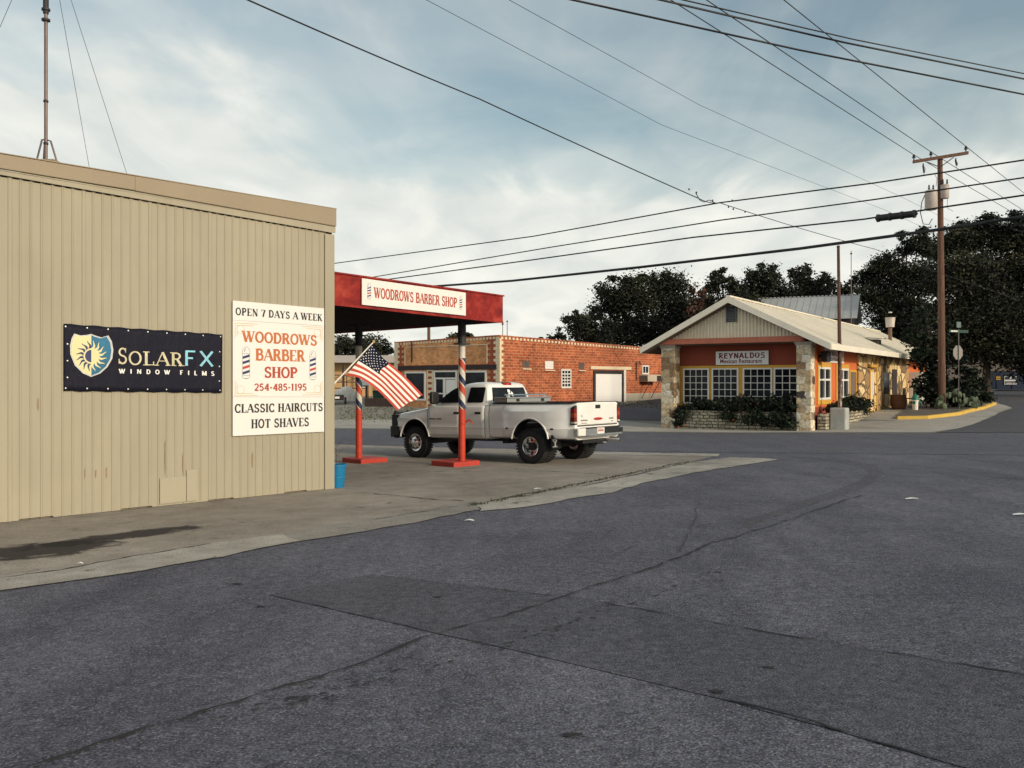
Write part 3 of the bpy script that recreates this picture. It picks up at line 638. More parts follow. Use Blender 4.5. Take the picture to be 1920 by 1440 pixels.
shp = [(190, 226), (255, 246), (330, 240), (367, 230), (404, 248), (470, 267), (540, 246), (577, 310), (592, 400), (582, 490), (530, 582), (455, 650), (367, 686), (280, 648), (196, 564), (150, 450), (146, 350), (164, 275)]
cxs, cys = 367, 455
b = MB(); wpoly(b, [bp(cxs + (u - cxs) * 1.075 + (6 if u > cxs else -2), cys + (v_ - cys) * 1.06) for u, v_ in shp], yt, 0)
yt2 = yt - .0025
wpoly(b, [bp(u, v_) for u, v_ in [(367, 230)] + shp[0:3][::-1] + shp[:11:-1]], yt2, 1); wpoly(b, [bp(u, v_) for u, v_ in shp[3:13]], yt2, 2)
yt3 = yt2 - .0025
wpoly(b, [bp(u, v_) for u, v_ in arc(367, 465, 70, 70, 90, 270, 16)], yt3, 3); wpoly(b, [bp(u, v_) for u, v_ in arc(367, 465, 92, 92, -90, 90, 18)], yt3, 1)
for i in range(16):
    a = 11.25 + 22.5 * i; dx, dy = math.cos(R_(a)), -math.sin(R_(a)); nx2, ny2 = -dy, dx; pl = []; pr = []
    for k in range(7):
        t = k / 6; rr = 88 + 92 * t; w = 15 * (1 - t) ** .8; o_ = 11 * math.sin(t * 5.2)
        pl.append(bp(367 + dx * rr + nx2 * (o_ + w), 465 + dy * rr + ny2 * (o_ + w))); pr.append(bp(367 + dx * rr + nx2 * (o_ - w), 465 + dy * rr + ny2 * (o_ - w)))
    wpoly(b, pl + pr[::-1], yt3 - i * 1e-4, 3 if dx < 0 else 1)
b.build('shield_emblem', [m_silver, m_cream, m_teal, m_navy], ban)
b = MB()
wtext(b, 'S', bp(666, 556), bp(772, 556), 31, yt, 'roman', 0); wtext(b, 'OLAR', bp(785, 565), bp(1395, 578), 26, yt, 'roman', 0, gap=.1)
wtext(b, 'FX', bp(1408, 574), bp(1745, 582), 28.5, yt, 'sans', 1, gap=.16); wtext(b, 'WINDOW', bp(680, 660), bp(1250, 672), 8.4, yt, 'bold', 2, gap=.85); wtext(b, 'FILMS', bp(1365, 676), bp(1750, 688), 8.4, yt, 'bold', 2, gap=.85)
b.build('lettering', [m_bronze, m_cyan, m_wlet], ban, fixn=False)
m_grom = M('grommet_metal', (.6, .6, .6), .35, .1, metal=.6)
gsp = [(Vector(c0).lerp(Vector(c1), (i + .08) / 8.2), 0, t0) for i in range(9) for (c0, c1, t0) in ((c4[0], c4[1], -.04), (c4[3], c4[2], .04))] + [(Vector(c0).lerp(Vector(c1), t), s_, 0) for t in (.3, .55, .8) for (c0, c1, s_) in ((c4[0], c4[3], .05), (c4[1], c4[2], -.05))]
for p, s_, t0 in gsp: MB().lathe([(0, -.004), (.011, -.003), (.011, 0)], (p.x + s_, yb - .006, p.y + t0), 'y', 10).build('grommet', m_grom, ban)

# ---------------------------------------------------------------- canopy
m_cred, nt, bb, v = base_mat('weathered_red'); f = noise(nt, vmap(nt, v, (1, 1, 1.4)), 1.5, 5, .6, .6); f2 = noise(nt, vmap(nt, v, (2, 2, 2), (0, R_(40), 0)), 2.4, 6, .6, .8)
cc = ramp(nt, mth(nt, 'ADD', mth(nt, 'MULTIPLY', f, .6), mth(nt, 'MULTIPLY', f2, .4)), [(.36, (.13, .010, .011)), (.5, (.24, .018, .016)), (.64, (.40, .055, .035))])
nt.links.new(cc, bb.inputs['Base Color']); bb.inputs['Roughness'].default_value = .6; bb.inputs['Specular IOR Level'].default_value = .18
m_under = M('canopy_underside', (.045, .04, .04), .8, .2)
m_steel = M('dark_steel', (.028, .028, .032), .6, .2)
can = thing('canopy', 'flat red metal canopy standing out from the shop front over striped posts', 'canopy', (FB.o[0], FB.o[1], 0), FB.a)
def ct(x): return 4.169 - .0286 * x
def cb(x): return 3.533 - .0273 * x
x1, y0, y1 = 5.33, .9, 8.9
b = MB(); b.prism([(.05, cb(.05)), (x1, cb(x1)), (x1, ct(x1)), (.05, ct(.05))], 'y', y0, y0 + .05); b.build('fascia', m_cred, can)
b = MB(); b.prism([(.05, ct(.05) - .012), (x1 + .03, ct(x1) - .012), (x1 + .03, ct(x1) + .02), (.05, ct(.05) + .02)], 'y', y0 - .025, y0 + .07); b.prism([(.05, cb(.05) - .012), (x1, cb(x1) - .012), (x1, cb(x1) + .03), (.05, cb(.05) + .03)], 'y', y0 - .018, y0 - .001); b.build('fascia_trim', m_cred, can)
b = MB(); b.box(x1 - .05, x1 - .002, y0 + .052, y1, cb(x1), ct(x1)); b.prism([(.05, cb(.05)), (x1 - .06, cb(x1)), (x1 - .06, ct(x1)), (.05, ct(.05))], 'y', y1 - .05, y1 - .002); b.build('end_fascia', m_cred, can)
b = MB(); b.prism([(.05, ct(.05) - .1), (x1 - .06, ct(x1) - .1), (x1 - .06, ct(x1) - .03), (.05, ct(.05) - .03)], 'y', y0 + .06, y1 - .06); b.build('roof_deck', m_roof_g, can)
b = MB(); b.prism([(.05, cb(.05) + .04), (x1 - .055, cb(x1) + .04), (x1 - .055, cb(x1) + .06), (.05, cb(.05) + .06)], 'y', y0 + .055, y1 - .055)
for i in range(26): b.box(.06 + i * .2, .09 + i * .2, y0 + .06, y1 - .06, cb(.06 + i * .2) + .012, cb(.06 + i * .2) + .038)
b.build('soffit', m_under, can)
# board on the canopy
csg = thing('canopy_sign', 'long white barber shop board fixed to the red canopy edge', 'sign', (FB.o[0], FB.o[1], 0), FB.a)
yb = y0 - .045; P4 = [FB.fy(678.7, 571.3, yb), FB.fy(873.6, 592, yb), FB.fy(873.4, 548.8, yb), FB.fy(678.7, 521.6, yb)]
b = MB(); b.prism(P4, 'y', yb, yb + .022); b.build('board', m_white_board, csg, bevel=.004)
b = MB(); wtext(b, 'WOODROWS BARBER SHOP', (701.8, 558.3), (856.8, 576.6), 19.5, yb - .0012, mi=0); b.build('lettering', [m_red_let], csg, fixn=False)
for (u0, v0, u1, v1) in ((689, 561, 695.5, 530), (861.8, 581, 866.5, 554.5)):
    b = MB(); a0, z0 = FB.fy(u0, v0, yb - .0012); a1, z1 = FB.fy(u1, v1, yb - .0012); z1 = FB.fy(u0, v1, yb - .0012)[1]
    barber_pole_mark(b, a0, a1, z0, z1, yb - .0012, 0, 1, 2, 3); b.build('barber_pole_emblem', [m_redst, m_navy, m_greyline, m_white_board], csg, fixn=False)
# striped posts
m_pole, nt, bb, v = base_mat('barber_stripe_paint'); s = N(nt, 'ShaderNodeSeparateXYZ'); nt.links.new(v, s.inputs[0])
ang = mth(nt, 'DIVIDE', mth(nt, 'ARCTAN2', s.outputs[1], s.outputs[0]), 2 * math.pi)
ph = mth(nt, 'FRACT', mth(nt, 'ADD', mth(nt, 'ADD', mth(nt, 'DIVIDE', s.outputs[2], .585), ang), 9.30))
rp = ramp(nt, ph, [(0, (.66, .63, .55)), (.02, (.50, .07, .035)), (.36, (.66, .63, .55)), (.42, (.02, .035, .09)), (.70, (.66, .63, .55))], 'CONSTANT')
hi = mth(nt, 'GREATER_THAN', s.outputs[2], 2.60); lo = mth(nt, 'LESS_THAN', s.outputs[2], 1.37)
wn = ramp(nt, noise(nt, v, 6, 6, .65), [(.3, .8), (.7, 1.15)])
c = mixc(nt, lo, mixc(nt, hi, rp, (.60, .57, .51)), (.52, .052, .026)); c = mixc(nt, 1.0, c, wn, 'MULTIPLY')
nt.links.new(c, bb.inputs['Base Color']); bb.inputs['Roughness'].default_value = .45; bb.inputs['Specular IOR Level'].default_value = .35
m_basered = M('post_base_red', (.44, .042, .028), .6, .25, 3, 20, .05)
def post(label, X, Y, bx, by, turn):
    z = G(bx, by); t = thing('canopy_post', label, 'post', (X, Y, z), 0, 'striped posts holding up the canopy')
    lx, ly = FB.loc(X, Y); top = cb(lx) + .035 - z
    MB().lathe([(.083, .12), (.083, top - .52)], n=40).build('pole', m_pole, t, 40).rotation_euler = (0, 0, turn)
    q = MB(); q.lathe([(.0, top - .55), (.2, top - .55), (.2, top - .52), (.1, top - .52), (.1, top - .3), (.17, top - .3), (.17, top - .27), (.1, top - .27), (.1, top), (0, top)], n=24)
    q.box(-.26, .26, -.05, .05, top - .06, top - .002); q.build('collar', m_steel, t, 30)
    q = MB(); q.box(-.42, .42, -.42, .42, -.06, .13); o = q.build('base', m_basered, t, bevel=.025); o.location = (bx - X, by - Y, 0); o.rotation_euler = (0, 0, FB.a)
    return t
pA = post('red white and blue striped post with a red ribbon, next to the parked truck', -1.205, 21.0, -1.37, 21.14, R_(20))
pB = post('red white and blue striped post partly behind the flag', -3.93, 22.4, -3.80, 22.55, R_(40))
b = MB(); pts = []
for i in range(15): a = R_(200 + 190 * i / 14); pts.append((.092 * math.cos(a), .092 * math.sin(a), .98 + .035 * math.sin(i * .4) + i * .006))
pts += [(.14, .02, 1.10), (.19, .0, 1.11), (.24, -.02, 1.06), (.27, -.02, 1.02)]
for i in range(len(pts) - 1):
    p, q = Vector(pts[i]), Vector(pts[i + 1]); h = .022
    b.add([p + Vector((0, 0, -h)), q + Vector((0, 0, -h)), q + Vector((0, 0, h)), p + Vector((0, 0, h))], [(0, 1, 2, 3)])
o = b.build('ribbon', M('red_ribbon', (.48, .05, .03), .5, .15), pA); o.modifiers.new('t', 'SOLIDIFY').thickness = .006

# ---------------------------------------------------------------- flag on the shop front
fl_ = thing('flag', 'stars and stripes on a slanting white pole at the shop corner', 'flag', (0, 0, 0))
pb = Vector((*FB.wor(.02, .6), 1.60)); ptip = at(700.5, 641, 17.62)
b = MB(); b.tube([pb, ptip], [.018, .013], 12); b.build('pole', M('white_pole', (.74, .72, .67), .4, .05), fl_, 40)
MB().lathe([(0, -.03), (.025, -.02), (.033, .01), (.02, .035), (0, .04)], tuple(ptip), n=14).build('finial', M('gold_knob', (.45, .33, .12), .4, .1), fl_, 50)
b = MB(); b.frame(pb - Vector((.03, .03, .12)), (1, 0, 0), (0, 1, 0), (0, 0, 1), (.06, .06, .2)); b.build('bracket', m_steel, fl_)
H0, H1 = at(699.5, 645.5, 17.58), at(648.5, 704, 17.13)
top_c = [H0, at(715, 668, 17.72), at(738, 688, 17.8), at(762, 709, 17.95), at(795, 742, 18.1)]
bot_c = [H1, at(674, 709, 17.15), at(703, 727, 17.3), at(722, 746, 17.45), at(741, 768, 17.6)]
def curve(P, t):
    t *= len(P) - 1; i = min(int(t), len(P) - 2); f = t - i
    p0, p1, p2, p3 = P[max(i - 1, 0)], P[i], P[i + 1], P[min(i + 2, len(P) - 1)]
    return .5 * ((2 * p1) + (p2 - p0) * f + (2 * p0 - 5 * p1 + 4 * p2 - p3) * f * f + (3 * p1 - p0 - 3 * p2 + p3) * f ** 3)
b = MB(); NU, NV = 60, 39; nrm = Vector((-.35, -.9, .25)).normalized()
def flag_pt(u, v_):
    p = curve(top_c, u).lerp(curve(bot_c, u), v_)
    return p + nrm * (.045 * u * math.sin(u * 7 + v_ * 5) + .035 * math.sin(v_ * 9 - u * 4) * min(1, u * 3) + .02 * math.sin(v_ * 17 + u * 6) * min(1, u * 2))
b.v = [tuple(flag_pt(i / NU, j / NV)) for j in range(NV + 1) for i in range(NU + 1)]
for j in range(NV):
    for i in range(NU):
        b.f.append((j * (NU + 1) + i, j * (NU + 1) + i + 1, (j + 1) * (NU + 1) + i + 1, (j + 1) * (NU + 1) + i))
        b.m.append(2 if (i < 24 and j < 21) else (0 if (j // 3) % 2 == 0 else 1))
m_fr = M('flag_red', (.50, .075, .055), .8, .08, spec=.1); m_fw = M('flag_white', (.78, .76, .71), .8, .03, spec=.1); m_fb = M('flag_navy', (.008, .011, .032), .8, .1, spec=.1)
cl_ = b.build('cloth', [m_fr, m_fw, m_fb], fl_, 60, fixn=False)
b = MB()
for r in range(9):
    for c in range(6 if r % 2 == 0 else 5):
        u = (.4 * (2 * c + (1 if r % 2 == 0 else 2)) / 12); v_ = .538 * (r + 1) / 10
        for sgn in (1, -1):
            ctr = flag_pt(u, v_) + nrm * .0025 * sgn; du = (flag_pt(u + .01, v_) - flag_pt(u - .01, v_)).normalized(); dv = (flag_pt(u, v_ + .01) - flag_pt(u, v_ - .01)).normalized()
            ring = [ctr + (du * math.cos(k * math.pi / 5 + .3) + dv * math.sin(k * math.pi / 5 + .3)) * (.0165 if k % 2 == 0 else .007) for k in range(10)]
            b.add(ring, [tuple(range(10))])
b.build('star_pattern', m_fw, cl_, fixn=False)

# ---------------------------------------------------------------- blue planter by the corner
X, Y = FB.wor(.155, .13); z = G(X, Y)
pl = thing('planter_pot', 'bright blue plastic pot of dry soil at the shop corner', 'pot', (X, Y, z))
b = MB(); b.lathe([(0, .0), (.135, 0), (.142, .02), (.176, .40), (.19, .40), (.192, .445), (.178, .45), (.172, .42), (.165, .37), (0, .37)], n=36); b.lathe([(.160, .19), (.164, .2), (.16, .21)], n=36)
b.build('pot', M('blue_plastic', (.008, .17, .36), .45, .12, 3), pl, 40)
b = MB(); b.lathe([(0, .40), (.1, .395), (.17, .385)], n=24)
for i in range(40):
    a, r = random.uniform(0, 6.28), random.uniform(0, .14); b.box(r * math.cos(a) - .02, r * math.cos(a) + .02, r * math.sin(a) - .02, r * math.sin(a) + .02, .38, .42 + random.uniform(0, .025))
b.build('soil', M('dry_soil', (.04, .033, .028), .95, .3), pl)
b = MB(); b.tube([(0, 0, .38), (.0, 0, .62), (-.01, .0, .78)], [.006, .004, .003], 6)
for (a, h, l) in ((.5, .6, .14), (2.6, .62, .13), (4, .7, .1), (.2, .78, .1), (3.3, .78, .12)): b.tube([(0, 0, h), (l * .6 * math.cos(a), l * .3 * math.sin(a), h + l * .6), (l * math.cos(a), l * .5 * math.sin(a), h + l)], [.004, .003, .002], 5)
b.build('dead_twig', M('twig', (.09, .075, .06), .9, .2), pl)

# ---------------------------------------------------------------- antenna mast on the shop roof
m_mast = M('mast_metal', (.15, .115, .11), .45, .25, 3, 20, metal=.4)
mx, _ = FB.fy(86, 300, .8); X, Y = FB.wor(mx, .8)
an = thing('antenna_mast', 'thin steel antenna mast on a tripod foot above the shop roof', 'mast', (X, Y, 5.36))
MB().box(-.25, .25, -.25, .25, -.38, .0).build('roof_curb', m_tantrim, an)
b = MB(); b.tube([(0, 0, .02), (0, 0, 2.6)], .026, 12); b.tube([(0, 0, 2.55), (0, 0, 3.35)], .034, 12); b.tube([(0, 0, 3.2), (0, 0, 7.5)], .021, 12); b.build('pole', m_mast, an, 40)
for zz in (2.2, 2.36, .95, .3): MB().lathe([(.026, zz - .02), (.062 if zz > 2 else .036, zz - .015), (.062 if zz > 2 else .036, zz + .015), (.026, zz + .02)], n=14).build('clamp', m_steel, an, 40)
MB().tube([(0, 0, 2.3), (0, 0, 2.75)], .042, 12).build('sleeve', m_steel, an, 40)
for a in (10, 130, 250):
    b = MB(); b.tube([(0, 0, .36), (.07 * math.cos(R_(a)), .07 * math.sin(R_(a)), .34), (.16 * math.cos(R_(a)), .16 * math.sin(R_(a)), .02)], .014, 8); b.build('leg', m_mast, an, 40)
m_guy = M('guy_wire', (.12, .12, .12), .6, .1)
for q in ((190, 442, 18.0), (267, 417, 16.5), (-136, 364, 14.0)):
    p = at(*q) - Vector((X, Y, 5.36)); b = MB(); b.tube([(0, 0, 3.72), p], .0045, 5); b.build('guy_wire', m_guy, an)
# ---------------------------------------------------------------- white pickup truck
m_wpaint, nt, bb, v = base_mat('white_car_paint')
f = noise(nt, v, 2.2, 6, .65); nt.links.new(ramp(nt, f, [(.3, (.74, .73, .70)), (.68, (.84, .835, .81))]), bb.inputs['Base Color'])
bb.inputs['Roughness'].default_value = .28; bb.inputs['Coat Weight'].default_value = .5; bb.inputs['Coat Roughness'].default_value = .08
m_blk = M('black_plastic', (.014, .014, .016), .55, .2); m_tyre = M('tyre_rubber', (.016, .016, .018), .85, .3, 4, 40, .1)
m_chrome = M('chrome', (.80, .80, .80), .24, .06, metal=1.0); m_glassT = glass_dark('tinted_glass', (.010, .011, .014), .04)
m_tail = M('tail_lens_red', (.20, .012, .01), .18, .4, 9); m_amber = M('tail_lens_amber', (.34, .045, .02), .2, .3, 9); m_clear = M('clear_lens', (.5, .46, .42), .15, .2, 9)
m_alu = M('aluminium_plate', (.55, .55, .54), .3, .12, 5, 60, metal=.8)
A0 = Vector((1.155, 22.095)); u = Vector((-.78, .626)).normalized(); lf = Vector((-u.y, u.x))
def gz(p): return Vector((p.x, p.y, G(p.x, p.y)))
pr, pf = gz(A0), gz(A0 + u * 4.08)
ex = (pf - pr).normalized(); pl_, prr = gz(A0 + lf), gz(A0 - lf); ey = (pl_ - prr).normalized(); ez = ex.cross(ey).normalized(); ey = ez.cross(ex)
tr = thing('pickup_truck', 'white four door long bed pickup with dual rear wheels parked beyond the red post base', 'truck')
TM = Matrix(((ex.x, ey.x, ez.x, pr.x), (ex.y, ey.y, ez.y, pr.y), (ex.z, ey.z, ez.z, pr.z), (0, 0, 0, 1)))
tr.location = pr; tr.rotation_euler = TM.to_3x3().to_euler()
def ring(x, w, zb, zt, zc, fl=0.0, cr=.012, rake=0):
    pts = [(0, zb), (w - .12, zb), (w - .03 + fl * .6, zb + .04), (w + fl * .95, zb + .13), (w + fl, .84), (w + cr + fl, .865), (w + fl, .89), (w + .012 + fl * 1.0, 1.08), (w + .004 + fl * .85, zt - .20), (w - .018 + fl * .28, zt - .085), (w - .05, zt - .03), (w - .12, zt - .002), (w * .5, zc), (0, zc + .008)]
    full = pts + [(-y, z) for y, z in pts[-2:0:-1]]
    return [(x + rake * (z - zb), y, z) for y, z in full]
def loft(mb, rings, mi=0):
    n = len(rings[0]); vs = [p for r in rings for p in r]
    fs = [(i * n + j, i * n + (j + 1) % n, (i + 1) * n + (j + 1) % n, (i + 1) * n + j) for i in range(len(rings) - 1) for j in range(n)]
    fs += [tuple(range(n)), tuple((len(rings) - 1) * n + j for j in range(n))]
    mb.add(vs, fs, mi)
def boolcut(o, cutters):
    for c in cutters:
        md = o.modifiers.new('cut', 'BOOLEAN'); md.operation = 'DIFFERENCE'; md.solver = 'EXACT'; md.object = c
    bpy.context.view_layer.update(); dg = bpy.context.evaluated_depsgraph_get()
    me = bpy.data.meshes.new_from_object(o.evaluated_get(dg)); o.modifiers.clear(); old = o.data; o.data = me; me.name = old.name
    me.polygons.foreach_set('use_smooth', [True] * len(me.polygons)); me.set_sharp_from_angle(angle=R_(32))
    for c in cutters: bpy.data.objects.remove(c)
def cyl_cut(x, z, r, w=3.0, mi=1, flat=None):
    b = MB(); prof = [(math.cos(R_(a)) * r, math.sin(R_(a)) * r) for a in range(-20, 201, 8)]
    prof = [(x + p, z + q) for p, q in prof] + [(x - r * 1.02, 0.1), (x + r * 1.02, .1)]
    b.prism(prof, 'y', -w / 2, w / 2, mi); o = b.build('cutter', [m_wpaint, m_blk], tr); return o
RW = .43
# cab and front end
b = MB(); st = [(4.985, .80, .74, 1.10, 1.10), (4.95, .86, .70, 1.165, 1.17), (4.86, .915, .66, 1.205, 1.225), (4.65, .955, .62, 1.235, 1.275), (4.3, .985, .60, 1.27, 1.325), (3.9, .995, .58, 1.325, 1.375), (3.58, 1.0, .56, 1.385, 1.425), (3.4, 1.0, .56, 1.425, 1.45), (3.0, 1.0, .56, 1.455, 1.46), (2.3, 1.0, .56, 1.465, 1.47), (1.6, .998, .56, 1.47, 1.475), (1.445, .985, .57, 1.47, 1.475)]
loft(b, [ring(x, w, zb, zt, zc) for x, w, zb, zt, zc in st]); cab = b.build('body', [m_wpaint, m_blk], tr)
boolcut(cab, [cyl_cut(4.08, .53, .535)])
# bed with flared rear fenders and open box
b = MB(); st = [(1.405, .985, 0), (1.0, .99, 0), (.93, .99, .02), (.88, .99, .08), (.80, .99, .125), (.55, .99, .155), (.1, .99, .165), (-.4, .99, .16), (-.72, .99, .13), (-.98, .99, .05), (-1.10, .985, .0), (-1.15, .985, .0), (-1.215, .965, 0)]
loft(b, [ring(x, w, .60, 1.485, 1.487, fl) for x, w, fl in st]); bed = b.build('bed', [m_wpaint, m_blk], tr)
cb_ = MB(); cb_.box(-1.17, 1.33, -.80, .80, .98, 2.0, 1); bx = cb_.build('cutter', [m_wpaint, m_blk], tr)
boolcut(bed, [cyl_cut(0, .56, .545), bx])
for s in (1, -1):
    b = MB(); b.box(-1.2, 1.39, s * .90 - .07, s * .90 + .07, 1.484, 1.50); b.build('bed_rail_cap', m_blk, tr, bevel=.006)
for (x, z, r, w, nm) in ((4.08, .53, .55, 1.0, 0), (0, .56, .56, 1.148, 1)):
    for s in (1, -1):
        b = MB(); pts = []
        for a in range(5, 178, 6):
            rr = r + .0; wy = w
            pts.append((x + rr * math.cos(R_(a)), s * (wy + .0), z + rr * math.sin(R_(a))))
        b.tube(pts, .022, 8); b.build('fender_lip', m_wpaint, tr, 50)
# greenhouse
def plan(xr, xf, w):
    h = [(xr, 0), (xr, .55 * w), (xr + .015, .86 * w), (xr + .06, .97 * w), (xr + .14, w), ((xr + xf) / 2, w), (xf - .42, w * .985), (xf - .16, .93 * w), (xf - .05, .74 * w), (xf, .4 * w), (xf + .015, 0)]
    return h + [(x, -y) for x, y in h[-2:0:-1]]
lev = [(1.40, 1.46, 3.62, .965), (1.50, 1.475, 3.42, .935), (1.72, 1.53, 3.05, .868), (1.90, 1.58, 2.76, .812), (1.965, 1.61, 2.62, .775), (2.005, 1.68, 2.50, .70), (2.03, 1.80, 2.36, .56), (2.042, 1.98, 2.2, .3)]
b = MB(); n = len(plan(0, 1, 1)); vs = []
for z, xr, xf, w in lev: vs += [(x, y, z) for x, y in plan(xr, xf, w)]
b.add(vs, [(i * n + j, i * n + (j + 1) % n, (i + 1) * n + (j + 1) % n, (i + 1) * n + j) for i in range(len(lev) - 1) for j in range(n)] + [tuple((len(lev) - 1) * n + j for j in range(n)), tuple(range(n))])
b.build('roof', m_wpaint, tr, 40)
def side_w(z):
    for (z0, _, _, w0), (z1, _, _, w1) in zip(lev, lev[1:]):
        if z0 <= z <= z1: return w0 + (w1 - w0) * (z - z0) / (z1 - z0)
    return lev[-1][3]
def glass_side(pts, s, off=.009, k=4):       # rounded polygon on the cab side
    out = []
    n = len(pts)
    for i in range(n):
        a, p, c = Vector(pts[i - 1]), Vector(pts[i]), Vector(pts[(i + 1) % n]); r = .045
        d1 = (a - p).normalized() * min(r, (a - p).length / 2); d2 = (c - p).normalized() * min(r, (c - p).length / 2)
        for j in range(k + 1):
            t = j / k; out.append((p + d1 * (1 - t) ** 2 + d2 * t ** 2))
    b = MB(); vs = [(p.x, s * (side_w(p.y) + off), p.y) for p in out] + [(p.x, s * (side_w(p.y) - .03), p.y) for p in out]; n = len(out)
    b.add(vs, [tuple(range(n)), tuple(range(2 * n - 1, n - 1, -1))] + [(i, (i + 1) % n, (i + 1) % n + n, i + n) for i in range(n)]); return b
DOORS = {}
def body_y(x, z):
    zt = 1.465 if x < 3.0 else 1.455 - (x - 3.0) * .10; w = 1.0
    pts = [(w - .03, .60), (w, .69), (w, .84), (w + .012, .865), (w, .89), (w + .012, 1.08), (w + .004, zt - .20), (w - .018, zt - .085), (w - .05, zt - .03)]
    for (y0, z0), (y1, z1) in zip(pts, pts[1:]):
        if z0 <= z <= z1: return y0 + (y1 - y0) * (z - z0) / (z1 - z0)
    return pts[0][0] if z < .6 else pts[-1][0]
for s in (1, -1):
    for (xa, xb_, nm, win, hx) in ((2.315, 3.575, 'front_door', [(2.40, 1.505), (3.27, 1.505), (3.22, 1.56), (2.80, 1.84), (2.66, 1.895), (2.36, 1.90)], 2.42), (1.56, 2.285, 'rear_door', [(1.66, 1.505), (2.21, 1.505), (2.17, 1.90), (1.665, 1.90)], 1.68)):
        b = MB(); zs = [.625, .69, .77, .84, .865, .89, .98, 1.08, 1.18, 1.265, 1.32, 1.38, 1.42]; xs = [xa + (xb_ - xa) * i / 6 for i in range(7)]
        vs = [(x, s * (body_y(x, z) + .006), z) for z in zs for x in xs]; nx2 = len(xs)
        b.add(vs, [(j * nx2 + i, j * nx2 + i + 1, (j + 1) * nx2 + i + 1, (j + 1) * nx2 + i) for j in range(len(zs) - 1) for i in range(nx2 - 1)])
        dd = b.build(nm, m_wpaint, tr, 30, fixn=False)
        sm = dd.modifiers.new('t', 'SOLIDIFY'); sm.thickness = .02 ; sm.offset = -1 if s == -1 else 1
        # shut line
        e = .008
        for (p0, p1) in (((xa - e, .62), (xa - e, 1.43)), ((xb_ + e, .62), (xb_ + e, 1.40))):
            pts = [(p0[0], s * (body_y(p0[0], z) + .0035), z) for z in zs]; MB().tube(pts, .0055, 5).build('door_seam', m_blk, dd)
        b = MB(); b.box(hx, hx + .2, s * 1.004 - .022, s * 1.004 + .022, 1.205, 1.265); b.build('handle', m_blk, dd, bevel=.015)
        glass_side(win, s).build('window', m_glassT, dd)
    # moulding of letters low on the front door: illegible dark script
    b = MB(); x = 3.50
    for i, wd_ in enumerate((.02, .03, .022, .03, .026, .03, .022)): b.box(x - wd_, x, s * 1.022 - .004, s * 1.022 + .004, 1.062, 1.088); x -= wd_ + .008
    x -= .035
    for i, wd_ in enumerate((.026, .014, .03, .022, .03, .02)): b.box(x - wd_, x, s * 1.022 - .004, s * 1.022 + .004, 1.062, 1.09); x -= wd_ + .008
    b.build('door_lettering', m_blk, tr)
    for x in (.72, -.66): MB().box(x - .04, x + .04, s * 1.125 - .03, s * 1.125 + .03, .845, .885).build('side_marker', m_blk, tr, bevel=.01)
    b = MB(); b.box(3.18, 3.30, s * 1.08 - .14, s * 1.08 + .16, 1.47, 1.80); o = b.build('mirror', m_blk, tr, bevel=.05)
    b = MB(); b.tube([(3.28, s * .95, 1.50), (3.27, s * 1.06, 1.54)], .03, 8); b.build('arm', m_blk, o)
    # headlight and front corner
    b = MB(); b.box(4.84, 4.972, s * .70 - .17, s * .70 + .17, .98, 1.13); b.build('headlight', m_clear, tr, bevel=.03)
    b = MB(); b.prism([(-1.236, .965), (-1.236, 1.43), (-1.12, 1.36), (-1.10, .965)][::-1], 'y', s * .955 - .055, s * .955 + .055)
    tl = b.build('taillight', m_blk, tr, bevel=.01)
    for (za, zb2, mm, nm) in ((1.13, 1.33, m_amber, 'amber_lens'), (1.25, 1.35, m_tail, 'red_lens'), (1.05, 1.13, m_tail, 'red_lens'), (.985, 1.045, m_clear, 'clear_lens')):
        b = MB(); b.box(-1.242, -1.125, s * .955 - .046, s * .955 + .06, za + .006, zb2 - .006 if nm != 'amber_lens' else 1.245); b.build(nm, mm, tl, bevel=.008)
# glass front and back
b = MB(); b.add([(1.462, -.74, 1.53), (1.462, .74, 1.53), (1.565, .66, 1.895), (1.565, -.66, 1.895), (1.53, -.74, 1.53), (1.53, .74, 1.53), (1.63, .66, 1.895), (1.63, -.66, 1.895)], [(0, 1, 2, 3), (7, 6, 5, 4), (0, 4, 5, 1), (1, 5, 6, 2), (2, 6, 7, 3), (3, 7, 4, 0)])
rg = b.build('rear_window', m_glassT, tr, bevel=.03)
b = MB()
def rgp(y, z): return (1.462 + (z - 1.53) * .282 - .006, y, z)
for q in ([(-.03, 1.70), (.08, 1.70), (.07, 1.75), (.02, 1.76), (-.01, 1.74)], [(-.12, 1.66), (-.06, 1.66), (-.03, 1.74), (-.06, 1.79), (-.12, 1.74)], [(.0, 1.76), (.09, 1.76), (.09, 1.83), (.03, 1.84), (-.03, 1.81)], [(.05, 1.64), (.10, 1.64), (.10, 1.70), (.05, 1.70)]):
    b.add([rgp(*p) for p in q], [tuple(range(len(q)))])
b.build('window_decal', m_wlet, rg)
b = MB(); b.add([(3.435, -.80, 1.50), (3.435, .80, 1.50), (2.80, .70, 1.885), (2.80, -.70, 1.885), (3.40, -.80, 1.48), (3.40, .80, 1.48), (2.76, .70, 1.86), (2.76, -.70, 1.86)], [(0, 1, 2, 3), (7, 6, 5, 4), (0, 4, 5, 1), (1, 5, 6, 2), (2, 6, 7, 3), (3, 7, 4, 0)]); b.build('windshield', m_glassT, tr)
b = MB(); b.box(1.60, 1.70, -.17, .17, 1.945, 2.02); o = b.build('brake_light', m_tail, tr, bevel=.015)
b = MB(); b.box(1.594, 1.61, -.06, .06, 1.955, 2.0); b.build('lamp', M('brake_lens', (.6, .03, .02), .15, .2), o)
b = MB(); b.box(1.40, 1.447, -.93, .93, .62, 1.46); b.build('cab_gap', m_blk, tr)
